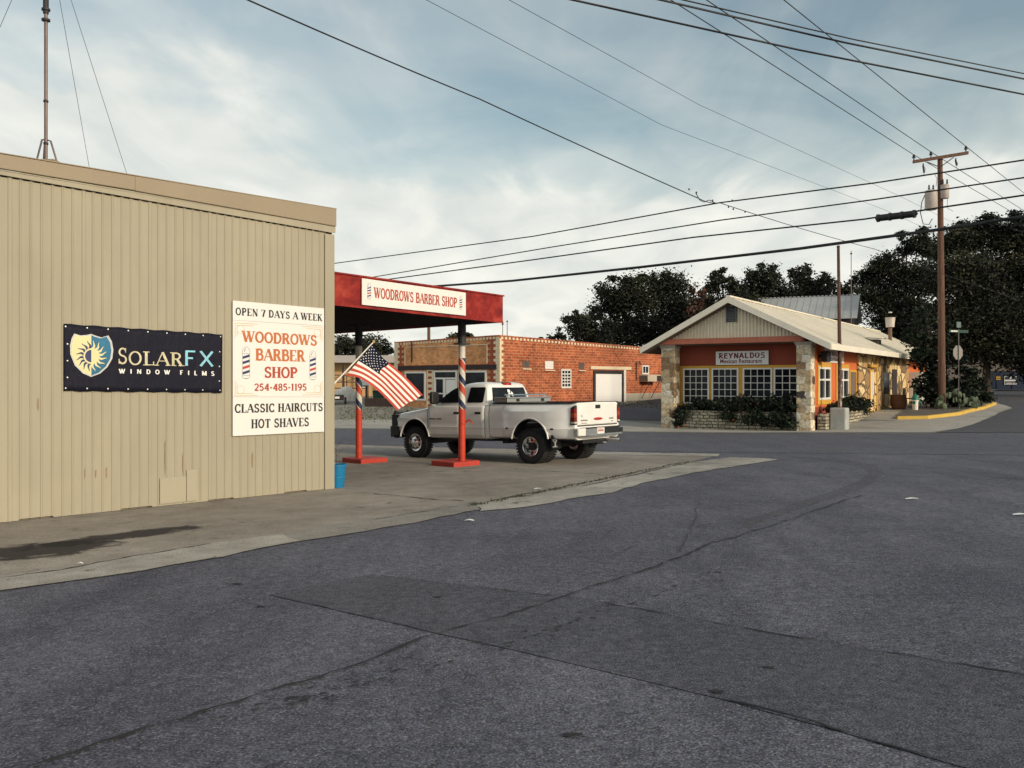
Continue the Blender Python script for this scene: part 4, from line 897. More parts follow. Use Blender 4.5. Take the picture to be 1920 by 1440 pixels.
# tailgate
b = MB(); b.box(-1.232, -1.19, -.88, .88, .95, 1.478); tg = b.build('tailgate', m_wpaint, tr, bevel=.018)
b = MB(); b.box(-1.24, -1.225, -.11, .11, 1.335, 1.425); b.build('handle', m_blk, tg, bevel=.012)
b = MB(); b.prism([(.20 * math.cos(a * math.pi / 12) * (1 if abs(math.cos(a * math.pi / 12)) < .7 else .97), 1.085 + .034 * math.sin(a * math.pi / 12)) for a in range(24)], 'x', -1.244, -1.23); b.build('oval_badge', M('badge_red', (.42, .03, .02), .3, .2), tg)
b = MB(); b.box(-1.2465, -1.243, -.10, -.02, 1.073, 1.097); b.box(-1.2465, -1.243, .02, .09, 1.073, 1.097); b.build('badge_highlight', m_amber, tg)
b = MB(); y = .74
for w_ in (.035, .03, .03, .012, .04, .03, .03): b.box(-1.2375, -1.229, y - w_, y, 1.045, 1.075); y -= w_ + .012
y = .73
for w_ in (.05, .03, .05, .03, .04): b.box(-1.2375, -1.229, y - w_, y, .985, 1.0); y -= w_ + .01
b.box(-1.2375, -1.229, .69, .71, 1.15, 1.20); b.box(-1.2375, -1.229, .66, .71, 1.145, 1.155)
y = -.50
for w_ in (.04, .03, .05, .04): b.box(-1.2375, -1.229, y - w_, y, 1.065, 1.098); y -= w_ + .012
b.box(-1.2375, -1.229, -.68, -.60, 1.0, 1.022); b.build('badge_script', M('badge_grey', (.16, .16, .16), .4, .2), tg)
b = MB(); b.box(-1.236, -1.19, -.87, .87, .925, .947); b.build('shut_line', m_blk, tg)
# rear bumper
b = MB(); pr_ = [(-1.32, -1.0), (-1.42, -.82), (-1.44, -.4), (-1.44, .4), (-1.42, .82), (-1.32, 1.0), (-1.20, 1.02), (-1.20, -1.02)]
b.prism(pr_, 'z', .69, .885); bump_ = b.build('rear_bumper', m_chrome, tr, bevel=.02)
b = MB(); b.box(-1.446, -1.38, -.62, .30, .735, .89); b.box(-1.447, -1.41, -.80, -.68, .74, .85); b.prism([(-1.46, -.75), (-1.46, .75), (-1.28, .85), (-1.28, -.85)], 'z', .886, .892); b.build('step_pad', m_blk, bump_)
b = MB(); b.box(-1.454, -1.445, .06, .37, .735, .885); lp = b.build('licence_plate', m_white_board, bump_)
b = MB(); yy = .34
for w_ in (.03, .03, .025, .03, .03, .025): b.box(-1.457, -1.453, yy - w_, yy, .79, .835); yy -= w_ + .012
b.box(-1.457, -1.453, .10, .33, .86, .872); b.build('plate_mark', m_red_let, lp)
b = MB(); b.box(-1.45, -1.43, .375, .395, .7, .88); b.prism([(-1.46, -.72), (-1.46, .68), (-1.42, .68), (-1.42, -.72)], 'z', .69, .72); b.build('bumper_edge', m_chrome, bump_)
b = MB(); b.tube([(-.9, -.46, .60), (-1.15, -.55, .575), (-1.42, -.68, .555)], [.05, .06, .062], 16); b.tube([(-1.39, -.666, .556), (-1.424, -.682, .555)], [.056, .056], 16, 1); b.build('exhaust_tip', [m_chrome, m_blk], tr, 40)
# underbody
b = MB(); b.box(-1.15, 4.75, -.56, .56, .50, .80); b.box(-.1, .1, -.85, .85, .36, .5); b.box(4.0, 4.16, -.75, .75, .37, .5); b.lathe([(0, -.14), (.1, -.12), (.16, 0), (.1, .12), (0, .14)], (0, 0, .43), 'y', 14); b.box(1.5, 3.4, -.8, .8, .51, .57); b.box(-1.15, -.62, -.9, .9, .58, .8)
b.box(1.1, 1.3, .2, .6, .45, .6); b.build('chassis', m_blk, tr)
for s in (1, -1):
    b = MB(); b.box(-.68, -.62, s * .78, s * 1.12, .40, .72); b.build('mud_flap', m_blk, tr)
    b = MB(); b.frame((-.72, s * 1.0, .60), (1, 0, 0), (0, s, 0), (0, 0, 1), (.03, .17, .02)); b.frame((-.72, s * 1.0, .43), (1, 0, 0), (0, s, 0), (0, 0, 1), (.03, .17, .03)); b.tube([(-.71, s * 1.02, .60), (-.71, s * 1.08, .52), (-.71, s * 1.08, .44)], .018, 8); b.tube([(-.71, s * 1.16, .6), (-.71, s * 1.09, .53)], .018, 8); b.build('flap_bracket', m_alu, tr)
# grille guard
b = MB(); b.box(4.99, 5.06, -.88, .88, .55, .86); b.box(4.97, 5.10, -.80, .80, .52, .62)
for y in (-.84, -.36, .36, .84): b.tube([(5.02, y, .8), (5.04, y, 1.22), (4.98, y * .97, 1.285)], .035, 8)
b.tube([(5.03, -.84, 1.22), (5.05, 0, 1.23), (5.03, .84, 1.22)], .035, 8); b.tube([(5.03, -.84, 1.0), (5.03, .84, 1.0)], .025, 8)
for s in (1, -1): b.box(4.80, 5.05, s * .90 - .03, s * .90 + .03, .56, 1.18 if s > 0 else 1.18); b.prism([(4.72, .62), (5.05, .55), (5.06, .86), (4.78, .86)], 'y', s * .93 - .05, s * .93 + .05)
b.build('grille_guard', m_blk, tr, 40, bevel=.012)
b = MB(); b.box(4.95, 4.985, -.55, .55, .86, 1.13); b.build('grille', m_chrome, tr, bevel=.02)
# wheels
def wheel(x, y, s, deep):
    b = MB(); b.lathe([(0, -.10), (.10, -.10), (.10, .08), (0, .08)], n=18, axis='y'); w = b.build('wheel', m_blk, tr, 40); w.location = (x, y, RW)
    hw = .135; b = MB()
    prof = [(.225, -hw + .02), (.30, -hw), (.375, -hw + .005), (.415, -hw + .03), (.43, -hw + .06), (.43, hw - .06), (.415, hw - .03), (.375, hw - .005), (.30, hw), (.225, hw - .02), (.225, -hw + .02)]
    b.lathe(prof, axis='y', n=48)
    for i in range(36):                          # tread blocks standing out of the shoulder
        a = 2 * math.pi * i / 36
        for e in (1, -1):
            o = Vector((math.cos(a) * .412, e * .112, math.sin(a) * .412)); rad = Vector((math.cos(a), 0, math.sin(a))); tn = Vector((-math.sin(a), 0, math.cos(a)))
            b.frame(o - tn * .022 - Vector((0, .026, 0)), tn, (0, 1, 0), rad, (.044, .052, .026))
    b.build('tyre', m_tyre, w, 35)
    b = MB()
    if deep: prof = [(.228, s * .118), (.238, s * .125), (.222, s * .118), (.212, s * .06), (.205, s * .02), (.195, -s * .02), (.13, -s * .035), (.085, -s * .02), (.08, s * .015), (.05, s * .045), (0, s * .05)]
    else: prof = [(.228, s * .118), (.238, s * .125), (.222, s * .12), (.21, s * .085), (.195, s * .08), (.15, s * .118), (.11, s * .128), (.085, s * .118), (.08, s * .15), (.05, s * .175), (0, s * .178)]
    b.lathe(prof, axis='y', n=48)
    for i in range(8):
        a = 2 * math.pi * (i + .5) / 8; yy = (-s * .028 if deep else s * .108); rr = .163
        b.lathe([(0, yy + s * .012), (.030, yy + s * .012), (.030, yy - s * .01)], (rr * math.cos(a), 0, rr * math.sin(a)), 'y', 12, 1)
        a = 2 * math.pi * i / 8; b.lathe([(0, yy + s * .05), (.011, yy + s * .05), (.012, yy)], (.10 * math.cos(a), 0, .10 * math.sin(a)), 'y', 8, 0)
    b.build('rim', [m_chrome, m_blk], w, 35)
for s in (1, -1):
    wheel(4.08, s * .86, s, False); wheel(0, s * 1.0, s, True); wheel(0, s * .72, s, True)
# tool box across the bed
tb = thing('tool_box', 'silver aluminium tool box lying across the truck bed behind the cab', 'tool box'); tb.location = TM @ Vector((1.08, 0, 1.502)); tb.rotation_euler = tr.rotation_euler
b = MB(); b.box(-.22, .22, -.92, .92, 0, .10); b.box(-.2, .2, -.76, .76, -.35, 0); b.build('chest', m_alu, tb, bevel=.01)
b = MB(); b.box(-.235, .235, -.93, .93, .10, .135); b.build('lid', m_alu, tb, bevel=.012)
b = MB(); b.tube([(-.1, -.9, .19), (-.1, .9, .19)], .016, 8)
for y in (-.8, 0, .8): b.box(-.11, -.09, y - .02, y + .02, .13, .19)
b.build('rail', m_chrome, tb, 40)
for y in (-.55, .5): b = MB(); b.box(-.232, -.218, y - .06, y + .06, .02, .09); b.build('latch', m_blk, tb)
# ---------------------------------------------------------------- brick building with a tan front
BB = Frame(-.7, 50.0, math.atan2(.767, .642))          # x back along the long side wall, y along the shop front
bk = thing('brick_building', 'single storey orange brick shop with cream quoins and dotted cornice across the road', 'building', (BB.o[0], BB.o[1], 0), BB.a)
m_br = brick('orange_brick', (.46, .112, .040), (.25, .056, .024), (.48, .24, .13), .42, .165, moff=.02)
m_brt = brick('tan_front_brick', (.70, .31, .12), (.56, .215, .075), (.62, .38, .2), .24, .085, moff=.012)
m_quo = M('cream_quoin', (.72, .60, .42), .85, .15, 4, 20)
m_quo_r = M('red_quoin', (.30, .075, .035), .85, .2, 4, 20)
m_lint = M('dark_lintel', (.035, .03, .032), .85, .3)
m_wfr = M('white_frame_paint', (.70, .69, .65), .55, .06, 3)
m_fnd = M('foundation_concrete', (.40, .36, .29), .9, .15, 2)
def ztop(x, y): return 4.6 - .0145 * x - .017 * y
b = MB(); L, Wd = 21.0, 8.84
vs = [(0, 0, 0), (L, 0, 0), (L, Wd, 0), (0, Wd, 0), (0, 0, ztop(0, 0)), (L, 0, ztop(L, 0)), (L, Wd, ztop(L, Wd)), (0, Wd, ztop(0, Wd))]
b.add(vs, [(0, 1, 5, 4), (1, 2, 6, 5), (2, 3, 7, 6)], 0); b.add(vs, [(3, 0, 4, 7)], 1)
b.build('wall', [m_br, m_brt], bk, fixn=False)
b = MB(); b.add([(.25, .25, 4.1), (L - .25, .25, 3.9), (L - .25, Wd - .2, 3.85), (.25, Wd - .2, 4.05)], [(0, 1, 2, 3)]); b.build('roof', m_roof_g, bk)
b = MB(); b.box(-.03, L, -.04, .0, -.1, .62); b.box(12.8, L, -.05, -.041, .5, 1.17); b.build('foundation', m_fnd, bk)
b = MB()
b.add([(-.03, -.03, ztop(0, 0)), (L, -.03, ztop(L, 0)), (L, .25, ztop(L, 0)), (-.03, .25, ztop(0, 0))] + [(-.03, -.03, ztop(0, 0) + .06), (L, -.03, ztop(L, 0) + .06), (L, .25, ztop(L, 0) + .06), (-.03, .25, ztop(0, 0) + .06)], [(0, 3, 2, 1), (4, 5, 6, 7), (0, 1, 5, 4), (1, 2, 6, 5), (2, 3, 7, 6), (3, 0, 4, 7)])
b.add([(-.03, .251, ztop(0, 0)), (.25, .251, ztop(0, 0)), (.25, Wd, ztop(0, Wd)), (-.03, Wd, ztop(0, Wd)), (-.03, .251, ztop(0, 0) + .06), (.25, .251, ztop(0, 0) + .06), (.25, Wd, ztop(0, Wd) + .06), (-.03, Wd, ztop(0, Wd) + .06)], [(0, 3, 2, 1), (4, 5, 6, 7), (0, 1, 5, 4), (1, 2, 6, 5), (2, 3, 7, 6), (3, 0, 4, 7)])
b.build('coping', m_br, bk)
b = MB(); x = .1
while x < L: b.box(x, x + .17, -.028, .0, ztop(x, 0) - .17, ztop(x, 0) - .035); x += .34
y = .1
while y < Wd: b.box(-.028, .0, y, y + .14, ztop(0, y) - .16, ztop(0, y) - .035); y += .26
b.build('dentil_molding', m_quo, bk)
b = MB(); z = .3; i = 0
while z < 4.35:
    w = .46 if i % 2 else .30
    b.box(-.022, .0, -.018, w, z, z + .163); b.box(.001, .14 + .16 * (i % 2), -.018, .0, z, z + .163)
    b.box(-.022, .0, w + .002, .92 - .22 * (i % 2), z, z + .163, 1)
    b.box(-.022, .0, Wd - w, Wd + .01, z, z + .163); b.box(-.022, .0, Wd - .86 + .22 * (i % 2), Wd - w - .002, z, z + .163, 1)
    z += .167; i += 1
b.build('corner_quoin', [m_quo, m_quo_r], bk)
b = MB(); b.box(-.035, -.0, .93, .99, 3.02, 4.15); b.box(-.035, 0, Wd - 1.0, Wd - .94, 3.02, 4.1); b.box(-.035, 0, .99, Wd - 1.0, 4.12, 4.16); b.build('panel_border', m_quo, bk)
b = MB(); b.box(-.06, -.023, .22, Wd - .35, 2.70, 2.96); b.build('lintel', m_lint, bk)
b = MB(); b.box(-.03, .0, 2.82, 3.28, .3, 2.70, 0); b.box(-.03, 0, 5.36, 5.92, .3, 2.70, 0)
for zc in [.45 + .34 * i for i in range(7)]: b.box(-.034, -.03, 2.93, 3.17, zc, zc + .15, 1); b.box(-.034, -.03, 5.48, 5.8, zc, zc + .15, 1)
b.build('pier', [m_quo, m_quo_r], bk)
def shop_window(ya, yb_, za, zb, mull=()):
    b = MB(); b.box(-.02, -.004, ya, yb_, za, zb); w = b.build('window', m_glass, bk)
    b = MB(); t = .11
    for q in ((ya - t, ya, za - t, zb + t), (yb_, yb_ + t, za - t, zb + t), (ya, yb_, za - t, za), (ya, yb_, zb, zb + t)): b.box(-.07, .0, *q)
    for m in mull: b.box(-.06, -.02, m - .04, m + .04, za, zb)
    b.build('frame', m_wfr, w)
shop_window(6.12, 7.75, .92, 2.5); shop_window(1.1, 2.68, .92, 2.52)
b = MB(); b.box(-.015, -.003, 3.35, 5.3, .3, 2.62); dr = b.build('entrance_door', m_glass, bk)
b = MB()
for (ya, yb_, za, zb) in ((3.35, 3.46, .3, 2.65), (5.2, 5.31, .3, 2.65), (3.46, 5.2, 2.56, 2.65), (3.46, 5.2, 2.13, 2.23), (4.30, 4.42, .3, 2.13), (3.46, 4.30, 1.22, 1.3), (4.42, 5.2, 1.22, 1.3), (4.42, 4.5, .3, 2.13), (5.12, 5.2, .3, 2.13)): b.box(-.05, -.016, ya, yb_, za, zb)
b.box(-.04, -.017, 3.47, 4.25, 1.31, 2.1, 1); b.build('frame', [m_wfr, m_white_board], dr)
b = MB(); b.box(-.07, -.03, 7.2, 7.27, 3.2, 4.45); b.build('sign_bracket', m_lint, bk)
b = MB(); b.box(-.065, -.036, .22, Wd - .35, 2.962, 3.0); b.build('drip_ledge', m_quo_r, bk)
# side wall openings
def side_win(xa, xb_, za, zb, pane, cols=0, rows=0, t=.06, sill=True):
    b = MB(); b.box(xa, xb_, -.02, -.003, za, zb); w = b.build('window', pane, bk)
    b = MB()
    if cols:
        for q in ((xa - t, xa, za - t, zb + t), (xb_, xb_ + t, za - t, zb + t), (xa, xb_, za - t, za), (xa, xb_, zb, zb + t)): b.box(q[0], q[1], -.06, 0, q[2], q[3])
        for i in range(1, cols): xx = xa + (xb_ - xa) * i / cols; b.box(xx - .035, xx + .035, -.045, -.02, za, zb)
        for i in range(1, rows): zz = za + (zb - za) * i / rows; b.box(xa, xb_, -.048, -.02, zz - .035, zz + .035)
        b.build('frame', m_wfr, w)
    if sill: b = MB(); b.box(xa - .08, xb_ + .08, -.10, 0, za - .12, za - t); b.build('sill', m_quo, w)
m_mesh = M('screened_opening', (.10, .085, .075), .8, .5, 2)
side_win(2.05, 2.72, 2.82, 3.22, m_mesh); side_win(7.75, 8.35, 2.78, 3.2, m_mesh); side_win(4.22, 5.05, 2.76, 3.24, m_white_board)
side_win(5.92, 6.78, 1.68, 2.66, m_glass, 3, 5, .1); side_win(15.5, 16.2, 2.6, 3.04, m_glass, 2, 1, .1, False)
b = MB(); b.box(9.62, 12.75, -.03, -.002, .3, 2.5); gd = b.build('roll_door', M('bright_white_door', (.86, .855, .83), .5, .03), bk)
b = MB(); b.box(9.35, 9.6, -.06, 0, .3, 2.72, 1); b.box(12.76, 12.98, -.06, 0, .3, 2.72, 1); b.box(12.98, 13.25, -.07, 0, .3, 2.78); b.box(9.6, 12.76, -.06, 0, 2.5, 2.72, 1); b.box(9.0, 13.9, -.09, 0, 2.79, 3.0, 2); b.build('frame', [m_wfr, m_lint, m_quo], gd)
b = MB(); b.tube([(14.6, -.06, 3.3), (14.6, -.06, 2.1)], .03, 6); b.tube([(14.6, -.06, 3.3), (15.0, -.06, 3.4), (15.2, -.06, 3.2)], .03, 6); b.build('conduit', m_lint, bk)
ac = thing('window_ac_unit', 'beige air conditioner hung on two struts on the brick side wall', 'air conditioner', (*BB.wor(16.0, -.35), 2.1), BB.a)
b = MB(); b.box(-.9, .9, -.35, .33, -.12, .36); b.build('case', M('beige_case', (.55, .49, .38), .5, .1), ac, bevel=.03)
b = MB()
for i in range(9): b.box(-.91, -.895, -.3, .28, -.06 + i * .042, -.04 + i * .042)
b.box(.3, .905, -.36, -.345, -.1, .3); b.build('grille', m_lint, ac)
for x in (-.5, .75): b = MB(); b.tube([(x, -.3, -.12), (x - .5, .1, -1.3)], .025, 6); b.build('strut', m_lint, ac)

# ---------------------------------------------------------------- restaurant
RF = Frame(12.29, 35.96, math.atan2(-.554, .832))       # x along the gable front, y back along the side street
rs = thing('restaurant', 'low red and stone restaurant with a white gabled metal roof and stone piers', 'restaurant', (RF.o[0], RF.o[1], 0), RF.a)
m_rw = M('brick_red_stucco', (.25, .055, .030), .85, .12, 1.5, 30, .04)
m_ow = M('orange_stucco', (.58, .14, .04), .85, .15, 1.5, 30, .04)
m_yel = M('yellow_trim', (.60, .33, .045), .6, .12, 3)
m_wroof = M('white_roof_metal', (.76, .71, .60), .5, .10, .6, 6, streak=.3)
m_wsid = M('white_rib_siding', (.80, .72, .56), .6, .10, 1.2, 8)
m_soff = M('soffit_wood', (.12, .085, .06), .85, .2)
m_beam = M('salmon_beam', (.48, .16, .10), .75, .15, 3)
m_stone = rubble('rubble_stone', .42, .30, [(0, (.68, .60, .45)), (.24, (.46, .35, .22)), (.40, (.74, .68, .55)), (.58, (.26, .165, .095)), (.70, (.62, .49, .31)), (.85, (.06, .05, .045)), (.92, (.5, .44, .33))], (.42, .37, .28))
m_flag = stone('flagstone_wall', 1.0, [(0, (.70, .50, .23)), (.25, (.46, .29, .13)), (.45, (.76, .59, .32)), (.62, (.30, .19, .09)), (.75, (.72, .54, .29)), (.9, (.22, .14, .08))], (.12, .085, .05), (1, .8, 1.35), .07)
m_block = blockwall('planter_stone', .34, .135, ((.50, .45, .34), (.27, .23, .16)), (.04, .035, .03))
b = MB(); b.box(-6.5, -.12, .86, 31, -.4, 3.72); b.build('wall', m_rw, rs)
for q in ((.86, 8.85, .9), (22.95, 31, .2)): b = MB(); b.box(-.118, -.09, q[0], q[1], q[2], 3.7); b.build('side_wall', m_ow, rs)
b = MB(); b.box(-.119, .02, 8.87, 22.93, .0, 3.72); b.build('stone_facing', m_flag, rs, bevel=.03)
# roof: two slopes with standing seams, fascia, soffit
RX, RZ, EL, ER, EZ, Y0, Y1 = -3.32, 5.62, -7.42, .93, 3.50, -.5, 31.3
for (xe, s) in ((EL, -1), (ER, 1)):
    b = MB(); th = .20
    b.prism([(RX, RZ), (xe, EZ), (xe, EZ - th), (RX, RZ - th - .04)], 'y', Y0, Y1)
    k = 0
    dx, dz = xe - RX, EZ - RZ
    y = Y0 + .02
    while y < Y1: b.prism([(RX + dx * .005, RZ + .004), (xe, EZ + .004), (xe, EZ + .028), (RX + dx * .005, RZ + .028)], 'y', y, y + .035); y += .62
    b.build('roof', m_wroof, rs)
    b = MB(); b.prism([(RX, RZ + .03), (xe, EZ + .03), (xe, EZ - .23), (RX, RZ - .25)], 'y', Y0 - .03, Y0 - .001); b.box(min(xe, xe + s * .03), max(xe, xe + s * .03), Y0, Y1, EZ - .22, EZ + .03); b.build('fascia_board', m_wroof, rs)
    b = MB(); b.prism([(RX, RZ - .25), (xe - s * .02, EZ - .215), (xe - s * .02, EZ - .235), (RX, RZ - .27)], 'y', Y0 + .02, Y1 - .05); b.build('soffit', m_soff, rs)
b = MB(); b.box(RX - .1, RX + .1, Y0 - .02, Y1, RZ + .002, RZ + .06); b.build('ridge_cap', m_wroof, rs)
# gable with ribbed siding
b = MB()
def gz_(x): return RZ - .26 - abs(x - RX) * (RZ - EZ) / (RX - EL if x < RX else ER - RX)
x = -6.6
while x < -.02:
    for (xa, xb_, yy) in ((x, x + .10, .03), (x + .10, x + .15, -.03)):
        zt0, zt1 = gz_(xa), gz_(min(xb_, -.0)); 
        if min(zt0, zt1) > 3.90: b.prism([(xa, 3.89), (xb_, 3.89), (xb_, zt1), (xa, zt0)], 'y', yy, .08)
    x += .15
b.build('gable_siding', m_wsid, rs)
b = MB(); b.prism([(-6.6, 3.8), (0, 3.8), (RX, gz_(RX))], 'y', .09, .16); b.prism([(-6.5, 3.7), (-.12, 3.7), (RX, gz_(RX))], 'y', 30.8, 31.0); b.build('gable_backing', m_wsid, rs)
b = MB(); b.box(-3.53, -3.13, -.06, -.02, 4.58, 5.24)
vt = b.build('gable_vent', m_lint, rs); b = MB()
for i in range(9): b.frame((-3.5, -.09, 4.61 + i * .068), (1, 0, 0), (0, 1, 0), (0, .6, 1), (.34, .02, .045))
b.box(-3.56, -3.52, -.1, -.02, 4.55, 5.27); b.box(-3.14, -3.1, -.1, -.02, 4.55, 5.27); b.build('louvre', M('vent_grey', (.16, .16, .17), .6, .2), vt)
b = MB(); b.box(-6.78, -.28, -.14, .10, 3.65, 3.89); b.build('beam', m_beam, rs, bevel=.01)
b = MB(); b.box(-6.4, -.3, .1, .86, 3.60, 3.66); b.build('porch_ceiling', m_soff, rs)
b = MB(); b.box(-.34, -.22, -.1, .9, 3.68, 3.90); b.box(-6.8, -6.68, -.1, .9, 3.68, 3.9); b.build('rafter_end', m_beam, rs)
for xa, xb_ in ((-.58, .03), (-6.64, -5.98)):
    z0 = -.35; b = MB(); b.box(xa, xb_, 0.0, .62, z0, 3.58); p = b.build('column', m_stone, rs, bevel=.03)
    b = MB(); b.box(xa - .07, xb_ + .05, -.06, .68, 3.58, 3.645); b.box(xa - .03, xb_ + .02, -.03, .65, 3.5, 3.579); b.build('cap', m_fnd, p)
# front windows in a yellow band
b = MB(); b.box(-6.05, -.3, .80, .86, .9, 2.70); b.build('window_surround', m_yel, rs)
def grid_window(x0, x1, z0, z1, cols, rows, parent=rs):
    b = MB(); b.box(x0, x1, .775, .80, z0, z1); w = b.build('window', m_glass, parent)
    b = MB(); t = .065
    for q in ((x0 - t, x0, z0 - t, z1 + t), (x1, x1 + t, z0 - t, z1 + t), (x0, x1, z0 - t, z0), (x0, x1, z1, z1 + t)): b.box(q[0], q[1], .74, .80, q[2], q[3])
    for i in range(1, cols): xx = x0 + (x1 - x0) * i / cols; b.box(xx - .013, xx + .013, .755, .776, z0, z1)
    for i in range(1, rows): zz = z0 + (z1 - z0) * i / rows; b.box(x0, x1, .757, .777, zz - .013, zz + .013)
    b.build('frame', m_wfr, w)
for x0, x1 in ((-5.82, -4.72), (-4.46, -3.37), (-3.04, -1.88), (-1.68, -.45)): grid_window(x0, x1, 1.05, 2.52, 4, 5)
# side street wall: windows, doors
def side_pair(y0, y1, z0, z1):
    b = MB(); b.box(-.092, -.08, y0, y1, z0, z1); w = b.build('window', m_glass, rs)
    b = MB(); t = .09
    for q in ((y0, y0 + t, z0, z1), (y1 - t, y1, z0, z1), (y0 + t, y1 - t, z0, z0 + t), (y0 + t, y1 - t, z1 - t, z1), ((y0 + y1) / 2 - .06, (y0 + y1) / 2 + .06, z0 + t, z1 - t)): b.box(-.079, -.03, *q)
    b.box(-.079, -.035, y0 + t, y1 - t, (z0 + z1) / 2 + .12, (z0 + z1) / 2 + .2); b.build('frame', m_wfr, w)
    b = MB(); t = .2
    for q in ((y0 - t, y0, z0 - t, z1 + t), (y1, y1 + t, z0 - t, z1 + t), (y0, y1, z0 - t, z0), (y0, y1, z1, z1 + t)): b.box(-.088, -.05, *q)
    b.build('sill', m_yel, w)
side_pair(1.55, 3.5, 1.2, 2.62); side_pair(4.8, 6.95, 1.2, 2.6)
b = MB(); b.box(-.091, -.05, 7.3, 8.5, .3, 2.45); b.build('screen_door', M('grey_brown_screen', (.16, .12, .09), .7, .3), rs)
b = MB(); b.box(-.088, -.03, 7.18, 7.3, .3, 2.55); b.box(-.088, -.03, 8.5, 8.62, .3, 2.55); b.box(-.088, -.03, 7.3, 8.5, 2.45, 2.55); b.build('door_frame', m_yel, rs)
b = MB(); b.box(.021, .05, 11.3, 12.3, .3, 2.6); dy = b.build('yellow_door', m_yel, rs); b = MB(); b.box(.051, .065, 11.5, 11.85, .5, 2.5); b.box(.051, .065, 11.95, 12.2, 1.3, 2.5); b.build('pane', m_wfr, dy)
b = MB(); b.box(.021, .035, 15.0, 16.6, 1.3, 2.5); b.build('dark_window', m_glass, rs); b = MB(); b.box(.021, .05, 17.4, 18.8, .3, 2.7); b.build('dark_door', m_lint, rs)
b = MB(); b.box(.04, .20, 10.9, 12.6, 2.72, 2.86); b.build('door_hood', m_yel, rs, bevel=.03)
b = MB(); b.box(.022, .05, 13.0, 13.3, .3, 3.3); b.build('downpipe', m_yel, rs)
# roof vent and pipe with a bucket cowl
def on_roof(x): return RZ + (x - RX) * (EZ - RZ) / (ER - RX)
yv = 14.5; xv = -.35
rv = thing('roof_vent', 'low metal hood vent on the white restaurant roof', 'vent', (*RF.wor(xv, yv), on_roof(xv)), RF.a)
b = MB(); b.box(-.2, .25, -.45, .45, -.15, .16); b.build('neck', m_lint, rv)
b = MB(); b.prism([(-.45, .28), (.5, .20), (.5, .26), (-.45, .34)], 'y', -.7, .7); b.build('hood', m_wroof, rv)
cw = at(1669, 605, 58); cf = thing('chimney_cowl', 'rusty chimney pipe wearing a pale metal bucket above the restaurant roof', 'chimney', (cw.x, cw.y, cw.z)); cf.scale = (.92, .92, .7)
MB().lathe([(0, -2.2), (.13, -2.2), (.13, -.3), (0, -.3)], n=14).build('pipe', M('rusty_pipe', (.17, .10, .07), .8, .3), cf, 40)
MB().lathe([(0, -.42), (.29, -.42), (.345, .44), (.36, .44), (.36, .48), (0, .48)], n=24).build('bucket', M('pale_bucket', (.52, .47, .42), .5, .12, metal=.2), cf, 40)
MB().lathe([(0, .9), (.12, .92), (.14, 1.0), (.0, 1.06)], n=12).build('cap', m_wfr, cf, 40)
# signs on the restaurant
def rest_sign(label, o, rt, nrm, w, h, rot=0):
    sgn = thing('restaurant_sign', label, 'sign'); o, rt, nrm = Vector(o), Vector(rt).normalized(), Vector(nrm).normalized()
    def W3(v): X, Y = RF.wor(v.x, v.y); return Vector((X, Y, v.z))
    ow = W3(o); rw = (W3(o + rt) - ow); nw = (W3(o + nrm) - ow)
    b = MB(); b.frame(ow - nw * .03, rw, nw, (0, 0, 1), (w, .03, h)); b.build('board', m_white_board, sgn, bevel=.004)
    b = MB(); place_text(b, 'REYNALDOS', ow + rw * (w * .055) + Vector((0, 0, h * .47)), rw, (0, 0, 1), nw, w * .88, h * .40, 'brush', 0, .09, .0015); b.build('brush_lettering', M('plum_lettering', (.16, .02, .05), .6, .1), sgn, fixn=False)
    cu = bpy.data.curves.new('t', 'FONT'); cu.body = 'Mexican Restaurant'; cu.size = 1; cu.offset = .022; tob = bpy.data.objects.new('t', cu); COL.objects.link(tob); bpy.context.view_layer.update()
    me = bpy.data.meshes.new_from_object(tob.evaluated_get(bpy.context.evaluated_depsgraph_get())); bpy.data.objects.remove(tob)
    xs = [v.co.x for v in me.vertices]; x0, x1 = min(xs), max(xs); kx = w * .80 / (x1 - x0); kz = h * .42
    for v_ in me.vertices:
        v_.co = ow + rw * (w * .085 + (v_.co.x - x0) * kx) + Vector((0, 0, h * .13 + v_.co.y * kz)) + nw * .0025
    me.materials.clear(); me.materials.append(_mats['plum_lettering']); lo_ = bpy.data.objects.new('plain_lettering', me); COL.objects.link(lo_); lo_.parent = sgn
    return sgn
rest_sign('white Reynaldos board centred above the gable front windows', (-4.33, .745, 2.73), (1, 0, 0), (0, -1, 0), 2.36, .60)
rest_sign('white Reynaldos board on the side street wall beside a black lamp box', (-.05, 2.55, 2.84), (0, 1, 0), (1, 0, 0), 3.5, .62)
bxl = thing('wall_lamp_box', 'black box lamp sticking out above the side window of the restaurant', 'lamp', (*RF.wor(.0, 1.7), 3.08), RF.a)
b = MB(); b.box(.05, .34, -.3, .3, -.25, .2); b.build('housing', m_blk, bxl, bevel=.04); b = MB(); b.tube([(-.1, 0, 0), (.2, 0, 0)], .05, 8); b.build('bracket', m_blk, bxl)
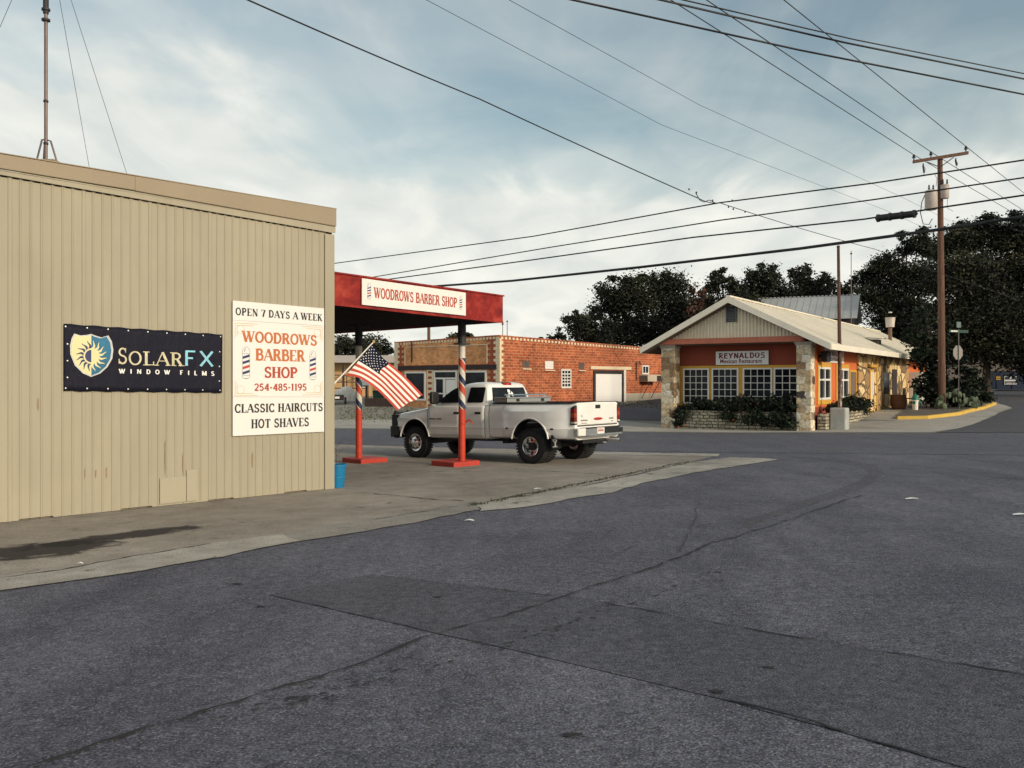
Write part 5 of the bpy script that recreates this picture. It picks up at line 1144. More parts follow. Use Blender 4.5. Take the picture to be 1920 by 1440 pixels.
# planters
def planter(label, x0, x1, y0, y1, z1):
    X, Y = RF.wor(x0, y0); t = thing('stone_planter', label, 'planter', (X, Y, 0), RF.a)
    b = MB(); w_ = min(.22, (x1 - x0) * .3); b.box(0, x1 - x0, 0, w_, -.4, z1); b.box(0, w_, w_, y1 - y0, -.4, z1); b.box(x1 - x0 - w_, x1 - x0, w_, y1 - y0, -.4, z1); b.build('wall', m_block, t, bevel=.025)
    b = MB(); b.box(w_, x1 - x0 - w_, w_, y1 - y0, -.4, z1 - .08); b.build('soil', _mats['dry_soil'], t); return t
planter('low stone block planter running between the two stone piers', -5.95, -.61, .12, .74, .70)
planter('short stone block planter along the side wall of the restaurant', .02, .38, 1.0, 9.6, .62)
# terracotta barrel, chairs on the side porch
Xb, Yb = RF.wor(.75, 15.2); zb_ = G(Xb, Yb)
br_ = thing('barrel', 'rusty brown barrel pot against the flagstone wall of the restaurant', 'barrel', (Xb, Yb, zb_))
MB().lathe([(0, 0), (.3, 0), (.42, .25), (.44, .5), (.40, .78), (.42, .82), (.36, .82), (.33, .74), (0, .74)], n=24).build('pot', M('rust_brown', (.17, .075, .035), .75, .35, 4), br_, 40)
def chair(label, lx, ly, rot):
    X, Y = RF.wor(lx, ly); t = thing('porch_chair', label, 'chair', (X, Y, G(X, Y)), RF.a + rot)
    b = MB(); b.box(-.28, .28, -.28, .28, .42, .48); b.build('seat', m_blk, t); b = MB(); b.box(-.28, .28, .24, .30, .48, 1.1)
    b.build('backrest', m_blk, t)
    for sx in (-.25, .25):
        for sy in (-.25, .25): b = MB(); b.box(sx - .03, sx + .03, sy - .03, sy + .03, 0, .42); b.build('leg', m_blk, t)
    return t
chair('black porch chair just behind the rusty barrel', .55, 16.6, R_(-90)); chair('black porch chair beyond the barrel near the red end wall', .6, 19.6, R_(-90))
# white ice or vending locker near the red end wall
Xv, Yv = RF.wor(.35, 24.2); vz = G(Xv, Yv)
vm = thing('vending_locker', 'pale upright metal locker against the orange wall by the hydrant', 'locker', (Xv, Yv, vz), RF.a)
b = MB(); b.box(-.4, .4, -1.1, 1.1, .05, .95); b.build('lower_case', m_wfr, vm, bevel=.02); b = MB(); b.box(-.4, .4, -.9, 1.0, 1.05, 1.95); b.build('upper_case', m_wfr, vm, bevel=.02)
b = MB(); b.box(-.36, .36, -1.0, 1.0, .951, 1.049); b.build('gap', m_lint, vm)
# pole in a concrete block
Xp, Yp = RF.wor(.73, 1.82); zp = G(Xp, Yp)
fp_ = thing('rusty_pole', 'tall thin rusty pole set in a grey concrete block by the restaurant corner', 'pole', (Xp, Yp, zp))
b = MB(); b.box(-.33, .33, -.33, .33, -.1, .93); o = b.build('footing', M('old_grey_concrete', (.36, .38, .37), .9, .25, 2.5, 12, .1), fp_, bevel=.06); o.rotation_euler = (0, 0, RF.a)
m_rpole, nt, bb, v = base_mat('peeling_rust'); f = noise(nt, vmap(nt, v, (6, 6, 1.2)), 2.5, 6, .7); zz = N(nt, 'ShaderNodeSeparateXYZ'); nt.links.new(v, zz.inputs[0])
f = mth(nt, 'SUBTRACT', f, ramp(nt, mth(nt, 'DIVIDE', zz.outputs[2], 8.0), [(.15, -.08), (.42, .12)]))
nt.links.new(ramp(nt, f, [(.38, (.075, .035, .025)), (.5, (.13, .06, .04)), (.56, (.42, .38, .33))]), bb.inputs['Base Color']); bb.inputs['Roughness'].default_value = .8
b = MB(); b.tube([(.02, 0, .9), (.0, 0, 3.5), (-.05, 0, 7.75)], [.085, .08, .06], 14); b.lathe([(0, 7.72), (.07, 7.73), (.07, 7.8), (0, 7.83)], (-.05, 0, 0), n=10); b.build('pole', m_rpole, fp_, 40)
# fire hydrant
Xh, Yh = gp(1716, 773); hyd = thing('fire_hydrant', 'white fire hydrant with a green bonnet on the corner beside yellow kerb', 'hydrant', (Xh, Yh, G(Xh, Yh) + .0), R_(20))
hyd.scale = (1.15, 1.15, 1.15)
m_hw = M('hydrant_white', (.72, .69, .62), .5, .1, 5); m_hg = M('hydrant_green', (.012, .16, .12), .5, .2, 5)
MB().lathe([(0, 0), (.17, 0), (.17, .05), (.12, .06), (.12, .12), (.125, .5), (.15, .51), (.15, .56), (.0, .56)], n=20).build('barrel', m_hw, hyd, 40)
MB().lathe([(0, .56), (.15, .56), (.155, .60), (.13, .70), (.08, .77), (.04, .79), (.04, .86), (0, .86)], n=20).build('bonnet', m_hg, hyd, 50)
for a in (90, 210, 330):
    b = MB(); dx, dy = math.cos(R_(a)), math.sin(R_(a)); b.tube([(dx * .08, dy * .08, .44), (dx * .19, dy * .19, .44)], .055, 12); b.tube([(dx * .19, dy * .19, .44), (dx * .23, dy * .23, .44)], .066, 8); b.build('nozzle', m_hg, hyd, 40)
# yellow kerb round the corner bed
m_kerb = M('yellow_kerb_paint', (.58, .38, .07), .7, .16, 1.5, 20)
kp = rag([gp(*p) for p in ((1683, 787), (1740, 786), (1800, 779), (1845, 768), (1868, 759))], 0, .4, False)
bed_in = []
b = MB(); n = len(kp); vs = []
for i, p in enumerate(kp):
    t = (kp[min(i + 1, n - 1)] - kp[max(i - 1, 0)]).normalized(); nr = Vector((-t.y, t.x)); q = p + nr * .17; z = G(p.x, p.y)
    vs += [(p.x, p.y, z - .05), (p.x, p.y, z + .16), (q.x, q.y, z + .165), (q.x, q.y, z - .05)]; bed_in.append((q.x, q.y))
b.add(vs, [(i * 4 + j, i * 4 + (j + 1) % 4, (i + 1) * 4 + (j + 1) % 4, (i + 1) * 4 + j) for i in range(n - 1) for j in range(4)] + [(0, 1, 2, 3), ((n - 1) * 4 + 3, (n - 1) * 4 + 2, (n - 1) * 4 + 1, (n - 1) * 4)])
ko = b.build('kerb', m_kerb); ko['kind'] = 'structure'
m_bed = concrete('corner_bed_dirt', (.09, .08, .07), (.17, .15, .13), None, .6)
drape('corner_bed_ground', bed_in + GP((1862, 748), (1800, 745), (1722, 752)) + GP((1700, 772),), .13, m_bed, .02, .4)
drape('ramp_path', GP((1606, 788), (1680, 789), (1712, 766), (1640, 764)), .03, m_far_pave, .01, .4)
# ---------------------------------------------------------------- utility pole, transformers, wires
m_wood, nt, bb, v = base_mat('pole_wood'); f = noise(nt, vmap(nt, v, (9, 9, .5)), 2.5, 6, .7)
nt.links.new(ramp(nt, f, [(.3, (.05, .028, .02)), (.7, (.19, .095, .06))]), bb.inputs['Base Color']); bb.inputs['Roughness'].default_value = .9; bump(nt, bb, f, .4, .02)
m_wire = M('black_cable', (.012, .012, .014), .6, .1)
m_trafo = M('transformer_grey', (.42, .37, .34), .5, .15, 3)
PY = 46.0
Pt = at(1762.5, 293, PY); Pb_ = at(1766.5, 742, PY)
up_ = thing('utility_pole', 'tall brown wooden utility pole with a crossarm and two transformers', 'utility pole', (Pb_.x, PY, G(Pb_.x, PY)))
O = up_.location.copy(); tip = Pt - O
b = MB(); b.tube([(0, 0, -.3), tip * .5, tip], [.19, .165, .125], 18); b.build('pole', m_wood, up_, 40)
a0, a1 = at(1711.5, 304, PY - .2) - O, at(1815, 287, PY - .2) - O
d_ = (a1 - a0).normalized()
b = MB(); b.frame(a0 + Vector((0, -.08, -.07)), d_, (0, 1, 0), (0, 0, 1), ((a1 - a0).length, .12, .16)); b.build('crossarm', m_wood, up_, bevel=.01)
for (u1, v1, u2, v2) in ((1739, 304, 1761, 313), (1788, 295, 1766, 311)):
    b = MB(); b.tube([at(u1, v1, PY - .25) - O, at(u2, v2, PY - .15) - O], .025, 6); b.build('brace', m_steel, up_)
INS = []
for (u1, v1) in ((1713.5, 297), (1745.5, 291.5), (1811, 281)):
    p = at(u1, v1 + 4, PY - .2) - O; q = at(u1, v1 - 2, PY - .2) - O
    MB().lathe([(0, 0), (.03, 0), (.03, .12), (.09, .14), (.09, .18), (.05, .2), (.075, .25), (.03, .32), (0, .33)], tuple(p), n=12).build('insulator', m_steel, up_, 40); INS.append(O + p + Vector((0, 0, .3)))
for (u1, v1, h) in ((1731, 306, .5), (1792, 296, .4)):
    p = at(u1, v1, PY - .2) - O; b = MB(); b.tube([p, p - Vector((0, 0, .15)), p - Vector((-.05, 0, h))], [.02, .05, .05], 8); b.tube([p - Vector((.0, 0, .12)), p - Vector((-.12, 0, .3)), p - Vector((-.03, 0, h + .1))], .012, 5); b.build('fuse_cutout', m_steel, up_, 40)
for (u1, v1, w_, hh, dy) in ((1745.5, 376, .30, .98, -.35), (1771.5, 360, .21, .68, -.2)):
    p = at(u1, v1, PY + dy) - O; b = MB(); h2 = hh / 2
    b.lathe([(0, -h2), (w_ * .9, -h2), (w_, -h2 + .04), (w_, h2 - .06), (w_ * 1.05, h2 - .05), (w_ * 1.05, h2), (w_ * .6, h2 + .06), (0, h2 + .07)], tuple(p), n=22); b.box(p.x - .04, p.x + .3 if u1 < 1760 else p.x + .04, p.y - .05, p.y + .4, p.z - .1, p.z + .1)
    t_ = b.build('transformer', m_trafo, up_, 40)
    for ox in (-.1, .12): MB().lathe([(0, 0), (.05, 0), (.03, .05), (.06, .1), (.03, .15), (.05, .2), (.02, .3), (0, .3)], (p.x + ox, p.y, p.z + h2 + .04), n=10).build('bushing', m_steel, t_, 40)
b = MB(); b.tube([at(1734, 366, PY - .4) - O, at(1728, 380, PY - .4) - O, at(1726, 400, PY - .4) - O, at(1731, 420, PY - .4) - O, at(1742, 421, PY - .3) - O, at(1748, 410, PY - .3) - O], .022, 6); b.tube([at(1752, 325, PY - .3) - O, at(1757, 335, PY - .3) - O, at(1755, 350, PY - .3) - O], .012, 5); b.tube([at(1777, 360, PY - .3) - O, at(1776, 390, PY - .3) - O, at(1787, 396, PY - .3) - O], .012, 5); b.build('drop_loop', m_wire, up_, 40)
WG = 'cables crossing over the intersection'
def wire(label, pts, r, sag=0, n=40, grp=None):
    """a hanging cable through measured points"""
    P = []
    k = len(pts)
    for i in range(k - 1):
        a, c = pts[i], pts[i + 1]
        for j in range(n + (1 if i == k - 2 else 0)):
            t = j / n; p = a.lerp(c, t); p = p - Vector((0, 0, 4 * sag * t * (1 - t))) if sag else p; P.append(p)
    o = P[0].copy(); b = MB(); b.tube([p - o for p in P], r, 6); ob = b.build('overhead_cable', m_wire, None, 60); ob.location = o
    return tag(ob, label, 'cable', grp)
def ext3(a, c, L): return c + (c - a).normalized() * L
# four cables along the main road
MR0 = Vector((11.7, 20.0)); MRd = Vector((-19.6, 18.5))
def mr(px_, py_):
    k = (px_ - 960) / FOC; u_ = (MR0.x - k * MR0.y) / (k * MRd.y - MRd.x); return at(px_, py_, MR0.y + u_ * MRd.y)
def mrwire(label, obs, r):
    pts = [mr(*q) for q in obs]; f_ = ext3(pts[1], pts[0], 14); l_ = ext3(pts[-2], pts[-1], 22)
    return wire(label, [f_] + pts + [l_], r, .0, 14)
mrwire('uppermost of the four cables that sweep behind the canopy, tapping the long diagonal', [(1920, 300), (1640, 343), (1350, 380), (1000, 443), (626, 494)], .019)
mrwire('second cable down of the four running toward the canopy roof', [(1920, 333), (1640, 374), (1350, 413), (1030, 464), (700, 519.5)], .018)
mrwire('third cable down, carrying the fat black splice case', [(1920, 366), (1764, 389), (1620, 411), (1300, 445), (1000, 487), (730, 523.5)], .021)
mrwire('thickest and lowest of the four cables running toward the canopy', [(1920, 406), (1764, 430), (1500, 466), (1200, 501), (960, 526.5), (860, 533.5)], .040)
s0, s1 = mr(1643, 409.5), mr(1718, 400.5); sc_ = thing('splice_case', 'fat black splice case slung on the third cable', 'cable case', tuple(s0))
b = MB(); dd = (s1 - s0); b.tube([dd * -.02, dd * .02, dd * .03, dd * .97, dd * .98, dd * 1.03], [.03, .05, .085, .085, .05, .03], 10); b.build('case', m_blk, sc_, 40)
b = MB()
for t in (.05, .35, .65, .95): b.tube([dd * t - dd.normalized() * .03, dd * t + dd.normalized() * .03], .10, 10)
b.build('band', m_steel, sc_, 40)
# three lines from the crossarm along the side street
for i, (p, (u1, v1), (u2, v2), lb) in enumerate(zip(INS, ((1258, 0), (1325, 0), (1470, 0)), ((1900, 399), (1912, 390), (1925, 366)), ('inner line running from the crossarm end near the splice case to the top edge', 'middle line from the crossarm beside the pole top to the top edge', 'outer line from the far crossarm tip, steepest across the sky'))):
    z_ = p.z; Yt = (z_ + .15 - EYE) / ((HZ - v1) / FOC); tp_ = at(u1, v1, Yt); back = ext3(p, tp_, 30); fr_ = at(u2, v2, 62.0); wire(lb, [back, tp_, p, fr_, ext3(p, fr_, 30)], .017, .0, 16)
# three high cables over the corner
for (a, c, r, lb) in (((1075, 0), (1920, 177), .019, 'lowest of the three cables crossing high over the utility pole'), ((1240, 0), (1920, 148), .019, 'middle of the three cables crossing high over the utility pole'), ((1282, 0), (1920, 138), .013, 'thin topmost cable of the three crossing high over the utility pole')):
    p = at(*a, 15.2); q = at(*c, 20.0); m_ = at((a[0] + c[0]) / 2, (a[1] + c[1]) / 2 + 5, 17.4); wire(lb, [ext3(q, p, 14), p, m_, q, ext3(p, q, 18)], r, 0, 16)
# the long diagonal
cr = mr(1350, 380.5); p0 = at(465, 0, 14.25); e_ = at(1905, 560, 50)
wire('long thick diagonal cable coming from over the shop to the tap joint', [ext3(cr, p0, 12), p0, at(900, 186, 19.6), at(1310, 372, 24.9)], .015, .02, 20)
wire('thin pale service cable passing behind the utility pole into the trees', [at(1310, 372, 24.9), cr, at(1640, 467, 37), e_], .011, .05, 20)
jc = thing('cable_tap', 'small clamps and looped jumper where the diagonal cable meets the upper cable', 'cable joint', tuple(cr))
for (u1, v1) in ((1292, 355), (1306, 361), (1336, 376), (1366, 388), (1375, 392), (1397, 397), (1373, 376)): p = at(u1, v1, 25.2) - cr; MB().lathe([(0, -.03), (.022, -.025), (.022, .025), (0, .03)], tuple(p), n=8).build('clamp', m_steel, jc)
b = MB(); b.tube([at(1304, 361, 25) - cr, at(1312, 375, 25) - cr, at(1320, 379, 25.1) - cr, at(1330, 375, 25.1) - cr, at(1342, 381, 25.2) - cr], .012, 5); b.build('jumper', m_wire, jc, 60)
for (a, m1, c, lb) in (((955, 0), (1310, 196), (1692, 370), 'faint thin wire slanting down the middle of the sky, upper one'), ((800, 0), (1240, 234), (1660, 394), 'faint thin wire slanting down the middle of the sky, lower one')):
    p = at(*a, 20.5); q = at(*c, 45); wire(lb, [ext3(q, p, 12), p, at(*m1, 30), q, ext3(p, q, 10)], .007, 0, 16)
# distant pole seen under the canopy
Dp = at(804, 612, 78.0); dz_ = G(Dp.x, 78.0)
dpole = thing('utility_pole', 'distant utility pole with transformers seen under the canopy edge', 'utility pole', (Dp.x, 78, dz_))
b = MB(); b.tube([(0, 0, 0), (0, 0, 8.2)], [.17, .12], 10); b.build('pole', m_wood, dpole, 40)
for ox in (-1.0, 1.0):
    b = MB(); b.lathe([(0, -.36), (.2, -.36), (.2, .36), (0, .4)], (ox * .42, -.2, 6.6), n=14); b.box(min(0, ox * .4), max(0, ox * .4), -.2, -.1, 6.5, 6.62); b.build('transformer', m_trafo if ox < 0 else M('rusty_orange_tank', (.42, .17, .05), .7, .2), dpole, 40)

# ---------------------------------------------------------------- trees and shrubs
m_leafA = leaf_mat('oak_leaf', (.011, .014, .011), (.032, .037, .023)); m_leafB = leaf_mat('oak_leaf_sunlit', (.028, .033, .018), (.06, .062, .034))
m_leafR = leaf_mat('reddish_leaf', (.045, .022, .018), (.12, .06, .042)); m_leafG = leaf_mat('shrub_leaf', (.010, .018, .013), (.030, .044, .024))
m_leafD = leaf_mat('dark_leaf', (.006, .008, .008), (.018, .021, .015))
m_bark = M('dark_bark', (.045, .034, .028), .95, .3, 3)
def crown_mesh(name, blobs, mats, parent, leaf, dens, aspect=1.7, clump=.26):
    V = []; MI = []
    for (c, r) in blobs:
        r = np.array(r, float); area = r[0] * r[2] * math.pi; nl_ = int(4.6 * dens * area / (leaf * leaf)); nc = max(10, int(17 * (r[0] / .9) ** 1.25)); nc = min(nc, 110)
        u_ = rng.normal(size=(nc, 3)); u_ /= np.linalg.norm(u_, axis=1)[:, None]; rad = rng.uniform(.05, .92, nc) ** .5
        cc_ = u_ * rad[:, None] * r + np.array(c); cs = rng.uniform(.6, 1.35, nc) * clump
        idx = rng.integers(0, nc, nl_)
        P = cc_[idx] + rng.normal(size=(nl_, 3)) * (r * 1.0)[None, :] * cs[idx][:, None] * np.array([1.25, 1.25, .75])
        ax = rng.normal(size=(nl_, 3)); ax[:, 2] *= .6; ax /= np.linalg.norm(ax, axis=1)[:, None]
        t2 = rng.normal(size=(nl_, 3)); b2 = np.cross(ax, t2); b2 /= np.linalg.norm(b2, axis=1)[:, None]
        s_ = leaf * rng.uniform(.6, 1.3, nl_)[:, None]
        A = ax * s_ * aspect * .5; B = b2 * s_ * .5
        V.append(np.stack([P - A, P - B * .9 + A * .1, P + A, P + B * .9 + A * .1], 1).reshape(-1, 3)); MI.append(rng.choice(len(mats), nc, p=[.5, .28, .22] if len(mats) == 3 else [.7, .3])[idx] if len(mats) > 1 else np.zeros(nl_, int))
    V = np.concatenate(V); MI = np.concatenate(MI); n = len(V) // 4
    me = bpy.data.meshes.new(name); me.vertices.add(n * 4); me.vertices.foreach_set('co', V.astype(np.float32).ravel())
    me.loops.add(n * 4); me.loops.foreach_set('vertex_index', np.arange(n * 4, dtype=np.int32)); me.polygons.add(n); me.polygons.foreach_set('loop_start', np.arange(0, n * 4, 4, dtype=np.int32))
    me.polygons.foreach_set('material_index', MI.astype(np.int32)); 
    for m in mats: me.materials.append(m)
    me.update(); me.validate(); o = bpy.data.objects.new(name, me); COL.objects.link(o); o.parent = parent; return o
def tree(name, label, Y, blobs, trunk, mats, leaf=.26, dens=2.6, cat='tree', group=None, deep=.9, clump=.26, tr_r=.28):
    k = Y / FOC; tx = at(trunk, 700, Y).x; z0 = G(tx, Y); t = thing(name, label, cat, (tx, Y, z0), 0, group); O = Vector((tx, Y, z0)); bl = []
    for q in blobs:
        c = at(q[0], q[1], Y + random.uniform(-1, 1) * q[2] * k * .6) - O; r = q[2] * k; rz = (q[3] if len(q) > 3 else q[2]) * k; bl.append((c, (r, r * deep, rz)))
    crown_mesh('crown', bl, mats, t, leaf, dens, clump=clump)
    b = MB(); big = sorted(bl, key=lambda q: -q[1][0]); top = max(c.z for c, r in bl); mid = Vector((big[0][0].x * .5, big[0][0].y * .5, max(.6, top * .45)))
    b.tube([(0, 0, -.3), (0, 0, .2), mid * .5, mid], [tr_r * 1.35, tr_r, tr_r * .85, tr_r * .7], 10)
    for c, r in bl[:14]:
        h = mid.lerp(c, .5) + Vector((random.uniform(-.2, .2) * r[0], random.uniform(-.2, .2) * r[0], .12 * r[2])); b.tube([mid * .92, h, c, c + Vector((random.uniform(-.5, .5) * r[0], 0, r[2] * .55))], [tr_r * .45, tr_r * .3, tr_r * .16, .015], 6)
        for _ in range(3):
            e2 = c + Vector((random.uniform(-.8, .8) * r[0], random.uniform(-.6, .6) * r[1], random.uniform(-.3, .8) * r[2])); b.tube([c.lerp(h, .3), c.lerp(e2, .5) + Vector((0, 0, .1)), e2], [tr_r * .14, tr_r * .09, .012], 5)
    b.build('trunk', m_bark, t, 60); return t
TG = 'trees standing behind the buildings'
OAK = [m_leafA, m_leafD, m_leafB]
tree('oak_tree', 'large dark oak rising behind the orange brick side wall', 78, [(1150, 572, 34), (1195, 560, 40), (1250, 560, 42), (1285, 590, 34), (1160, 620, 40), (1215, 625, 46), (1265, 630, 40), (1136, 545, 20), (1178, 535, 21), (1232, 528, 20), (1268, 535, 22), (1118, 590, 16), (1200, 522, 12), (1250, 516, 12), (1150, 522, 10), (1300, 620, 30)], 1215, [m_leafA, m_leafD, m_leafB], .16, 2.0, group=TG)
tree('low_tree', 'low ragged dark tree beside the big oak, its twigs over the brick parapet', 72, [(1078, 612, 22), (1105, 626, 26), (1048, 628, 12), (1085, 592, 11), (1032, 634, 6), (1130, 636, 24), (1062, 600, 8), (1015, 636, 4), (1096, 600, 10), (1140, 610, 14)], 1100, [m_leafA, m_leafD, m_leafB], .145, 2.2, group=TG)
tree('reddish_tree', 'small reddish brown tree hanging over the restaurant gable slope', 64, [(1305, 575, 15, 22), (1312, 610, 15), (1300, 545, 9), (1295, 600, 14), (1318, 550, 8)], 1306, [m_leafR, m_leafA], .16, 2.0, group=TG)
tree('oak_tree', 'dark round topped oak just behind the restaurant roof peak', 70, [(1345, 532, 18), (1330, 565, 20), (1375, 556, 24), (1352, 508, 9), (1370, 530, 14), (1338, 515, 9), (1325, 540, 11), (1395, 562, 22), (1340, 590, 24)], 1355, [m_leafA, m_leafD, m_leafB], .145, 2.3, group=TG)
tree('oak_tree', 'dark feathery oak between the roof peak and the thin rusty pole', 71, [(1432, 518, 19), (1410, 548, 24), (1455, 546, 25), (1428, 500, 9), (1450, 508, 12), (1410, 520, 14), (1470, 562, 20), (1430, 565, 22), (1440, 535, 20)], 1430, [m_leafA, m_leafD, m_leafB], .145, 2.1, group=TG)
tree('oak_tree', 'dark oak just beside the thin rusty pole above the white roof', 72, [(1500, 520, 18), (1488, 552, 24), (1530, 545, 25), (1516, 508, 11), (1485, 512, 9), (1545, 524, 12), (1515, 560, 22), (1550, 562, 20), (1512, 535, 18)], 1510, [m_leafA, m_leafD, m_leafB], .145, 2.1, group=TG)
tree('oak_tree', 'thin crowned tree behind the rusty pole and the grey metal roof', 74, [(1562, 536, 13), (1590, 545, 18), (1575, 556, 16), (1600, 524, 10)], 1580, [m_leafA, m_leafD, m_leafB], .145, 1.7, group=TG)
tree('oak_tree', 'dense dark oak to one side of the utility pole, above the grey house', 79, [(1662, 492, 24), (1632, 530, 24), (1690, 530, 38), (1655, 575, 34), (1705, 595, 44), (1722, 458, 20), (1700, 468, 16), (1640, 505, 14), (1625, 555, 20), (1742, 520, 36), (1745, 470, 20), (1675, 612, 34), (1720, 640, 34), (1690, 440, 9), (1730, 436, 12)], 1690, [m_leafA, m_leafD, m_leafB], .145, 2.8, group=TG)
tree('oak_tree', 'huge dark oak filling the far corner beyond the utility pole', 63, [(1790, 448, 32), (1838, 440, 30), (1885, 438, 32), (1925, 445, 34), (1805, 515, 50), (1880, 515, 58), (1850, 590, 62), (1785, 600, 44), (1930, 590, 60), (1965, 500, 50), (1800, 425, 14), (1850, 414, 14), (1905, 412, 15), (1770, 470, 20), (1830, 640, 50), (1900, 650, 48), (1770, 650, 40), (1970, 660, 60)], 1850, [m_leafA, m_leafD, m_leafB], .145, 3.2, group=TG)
tree('corner_tree', 'young leafy tree crowding the far end of the restaurant roof', 47.5, [(1735, 600, 20), (1717, 632, 18), (1752, 636, 24), (1703, 622, 8), (1742, 578, 10), (1735, 672, 22), (1762, 680, 24), (1722, 660, 14), (1695, 635, 7), (1765, 610, 14), (1750, 712, 20)], 1748, [m_leafG, m_leafD], .17, 1.9, tr_r=.12)
BG_ = 'shrubs in the corner bed behind the hydrant'
for (lb, bl, tk) in (('dark shrub just behind the fire hydrant', [(1732, 738, 16), (1748, 748, 16), (1742, 722, 14), (1722, 720, 12)], 1738), ('dark shrub round the utility pole base behind the cactus', [(1770, 728, 20), (1785, 745, 18), (1760, 705, 14)], 1772), ('tall dark shrub around the stop sign post', [(1803, 722, 20), (1815, 742, 20), (1800, 695, 14), (1822, 700, 14), (1808, 675, 8)], 1806), ('low dark shrub at the outer end of the corner bed', [(1838, 738, 16), (1850, 746, 12), (1835, 722, 14), (1828, 755, 11), (1858, 740, 7)], 1840)):
    tree('corner_shrub', lb, 46.8, bl, tk, [m_leafG, m_leafD], .13, 2.2, 'shrub', BG_, tr_r=.05)
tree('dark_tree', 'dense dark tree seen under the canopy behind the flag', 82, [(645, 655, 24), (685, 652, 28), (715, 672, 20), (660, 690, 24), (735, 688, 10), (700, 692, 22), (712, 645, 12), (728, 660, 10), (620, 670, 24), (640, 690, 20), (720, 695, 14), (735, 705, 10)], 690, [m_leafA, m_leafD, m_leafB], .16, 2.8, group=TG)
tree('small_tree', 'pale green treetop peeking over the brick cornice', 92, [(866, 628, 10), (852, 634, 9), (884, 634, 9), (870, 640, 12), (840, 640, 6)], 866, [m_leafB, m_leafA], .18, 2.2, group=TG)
for (lb, u1, v1, r) in (('bushy plants spilling over the long planter beside the wide pier', 0, 0, 0),): pass
def planter_plants(label, spots, flowers=0, leaf=.085):
    X, Y = RF.wor(*spots[0][:2]); t = thing('planter_bush', label, 'bush', (X, Y, 0)); bl = []
    for (lx, ly, lz, r) in spots:
        X2, Y2 = RF.wor(lx, ly); bl.append((Vector((X2 - X, Y2 - Y, lz)), (r, r, r * .85)))
    crown_mesh('foliage', bl, [m_leafG, m_leafD], t, leaf, 2.7, clump=.3)
    b = MB()
    for c, r in bl: b.tube([(c.x, c.y, .4), c, c + Vector((r[0] * .4, 0, r[2] * .6))], [.02, .015, .006], 5)
    b.build('stem', m_bark, t)
    for i in range(flowers):
        c, r = random.choice(bl); b = MB(); p = c + Vector((random.uniform(-1, 1) * r[0], -r[1] * .95, random.uniform(-.9, .7) * r[2])); b.lathe([(0, -.04), (.04, -.02), (.045, .02), (.0, .04)], tuple(p), n=8); b.build('bloom', M('orange_bloom', (.42, .085, .025), .6, .2), t)
planter_plants('dark leafy plants with a few orange blooms filling the long stone planter', [(-5.6, .3, .55, .42), (-5.2, .35, .95, .34), (-4.6, .35, .95, .32), (-4.0, .3, .95, .36), (-3.4, .25, .85, .40), (-3.5, .1, .5, .32), (-2.9, .3, .95, .42), (-2.4, .3, 1.0, .36), (-2.2, .12, .6, .3), (-1.7, .3, .98, .40), (-1.2, .3, 1.02, .42), (-.85, .3, .95, .36), (-3.0, .35, 1.25, .2), (-1.5, .1, .55, .3), (-1.0, .15, .6, .34), (-5.75, .1, .2, .32), (-2.6, .0, .4, .3), (-2.0, .0, .35, .28), (-1.2, .0, .35, .32), (-.8, .0, .3, .3)], 7)
planter_plants('clipped dark bush over the side wall planter beyond the concrete block', [(.3, 4.2, .9, .34), (.34, 5.2, .95, .40), (.34, 6.2, 1.0, .42), (.34, 7.2, .95, .42), (.34, 8.3, .85, .40), (.25, 2.0, .8, .24), (.25, 3.2, .85, .26)])
# prickly pear
Xc, Yc = at(1778, 760, 46.0).x, 45.4; zc_ = G(Xc, Yc) + .1
cac = thing('prickly_pear', 'grey green prickly pear cactus in the corner bed under the utility pole', 'cactus', (Xc, Yc, zc_))
b = MB()
for i in range(34):
    x, z, y = random.uniform(-.85, 1.1), random.uniform(.12, .95), random.uniform(-.3, .3); z *= (1 - abs(x) * .35); a = random.uniform(-.7, .7); tw = random.uniform(-.8, .8); h = random.uniform(.13, .2); w = h * .72
    n_ = 14; ring_ = [(math.cos(6.283 * j / n_) * w, math.sin(6.283 * j / n_) * h) for j in range(n_)]; vs = []
    for yy, k in ((-.025, .85), (0, 1), (.025, .85)):
        for (p, q) in ring_:
            v_ = Vector((p * k, yy, q * k)); v_.rotate(Matrix.Rotation(a, 3, 'Y')); v_.rotate(Matrix.Rotation(tw, 3, 'Z')); vs.append(v_ + Vector((x, y, z)))
    b.add(vs, [tuple(range(n_)), tuple(range(3 * n_ - 1, 2 * n_ - 1, -1))] + [(k * n_ + j, k * n_ + (j + 1) % n_, (k + 1) * n_ + (j + 1) % n_, (k + 1) * n_ + j) for k in range(2) for j in range(n_)])
b.build('foliage', M('cactus_green', (.075, .10, .06), .7, .3, 3), cac, 50)

# ---------------------------------------------------------------- street furniture and the far background
Xs, Ys = at(1801, 742, 46.0).x, 46.2
ss = thing('stop_sign', 'back of a stop sign on a thin post topped with street name blades', 'sign', (Xs, Ys, G(Xs, Ys)), R_(26))
zs_ = at(1806, 661, Ys).z - G(Xs, Ys)
b = MB(); b.tube([(0, 0, 0), (0, 0, zs_ + 1.25)], .024, 8); b.build('post', M('galvanised_post', (.13, .125, .12), .5, .15, metal=.4), ss, 40)
b = MB(); b.prism([(.40 * math.cos(R_(22.5 + 45 * i)), zs_ + .40 * math.sin(R_(22.5 + 45 * i))) for i in range(8)], 'y', .034, .04); b.build('panel', M('sign_back_metal', (.24, .22, .205), .5, .12), ss)
b = MB(); b.box(-.75, .75, -.015, .015, zs_ + 1.05, zs_ + 1.2); b.build('name_blade', M('street_sign_green', (.006, .045, .036), .5, .1), ss)
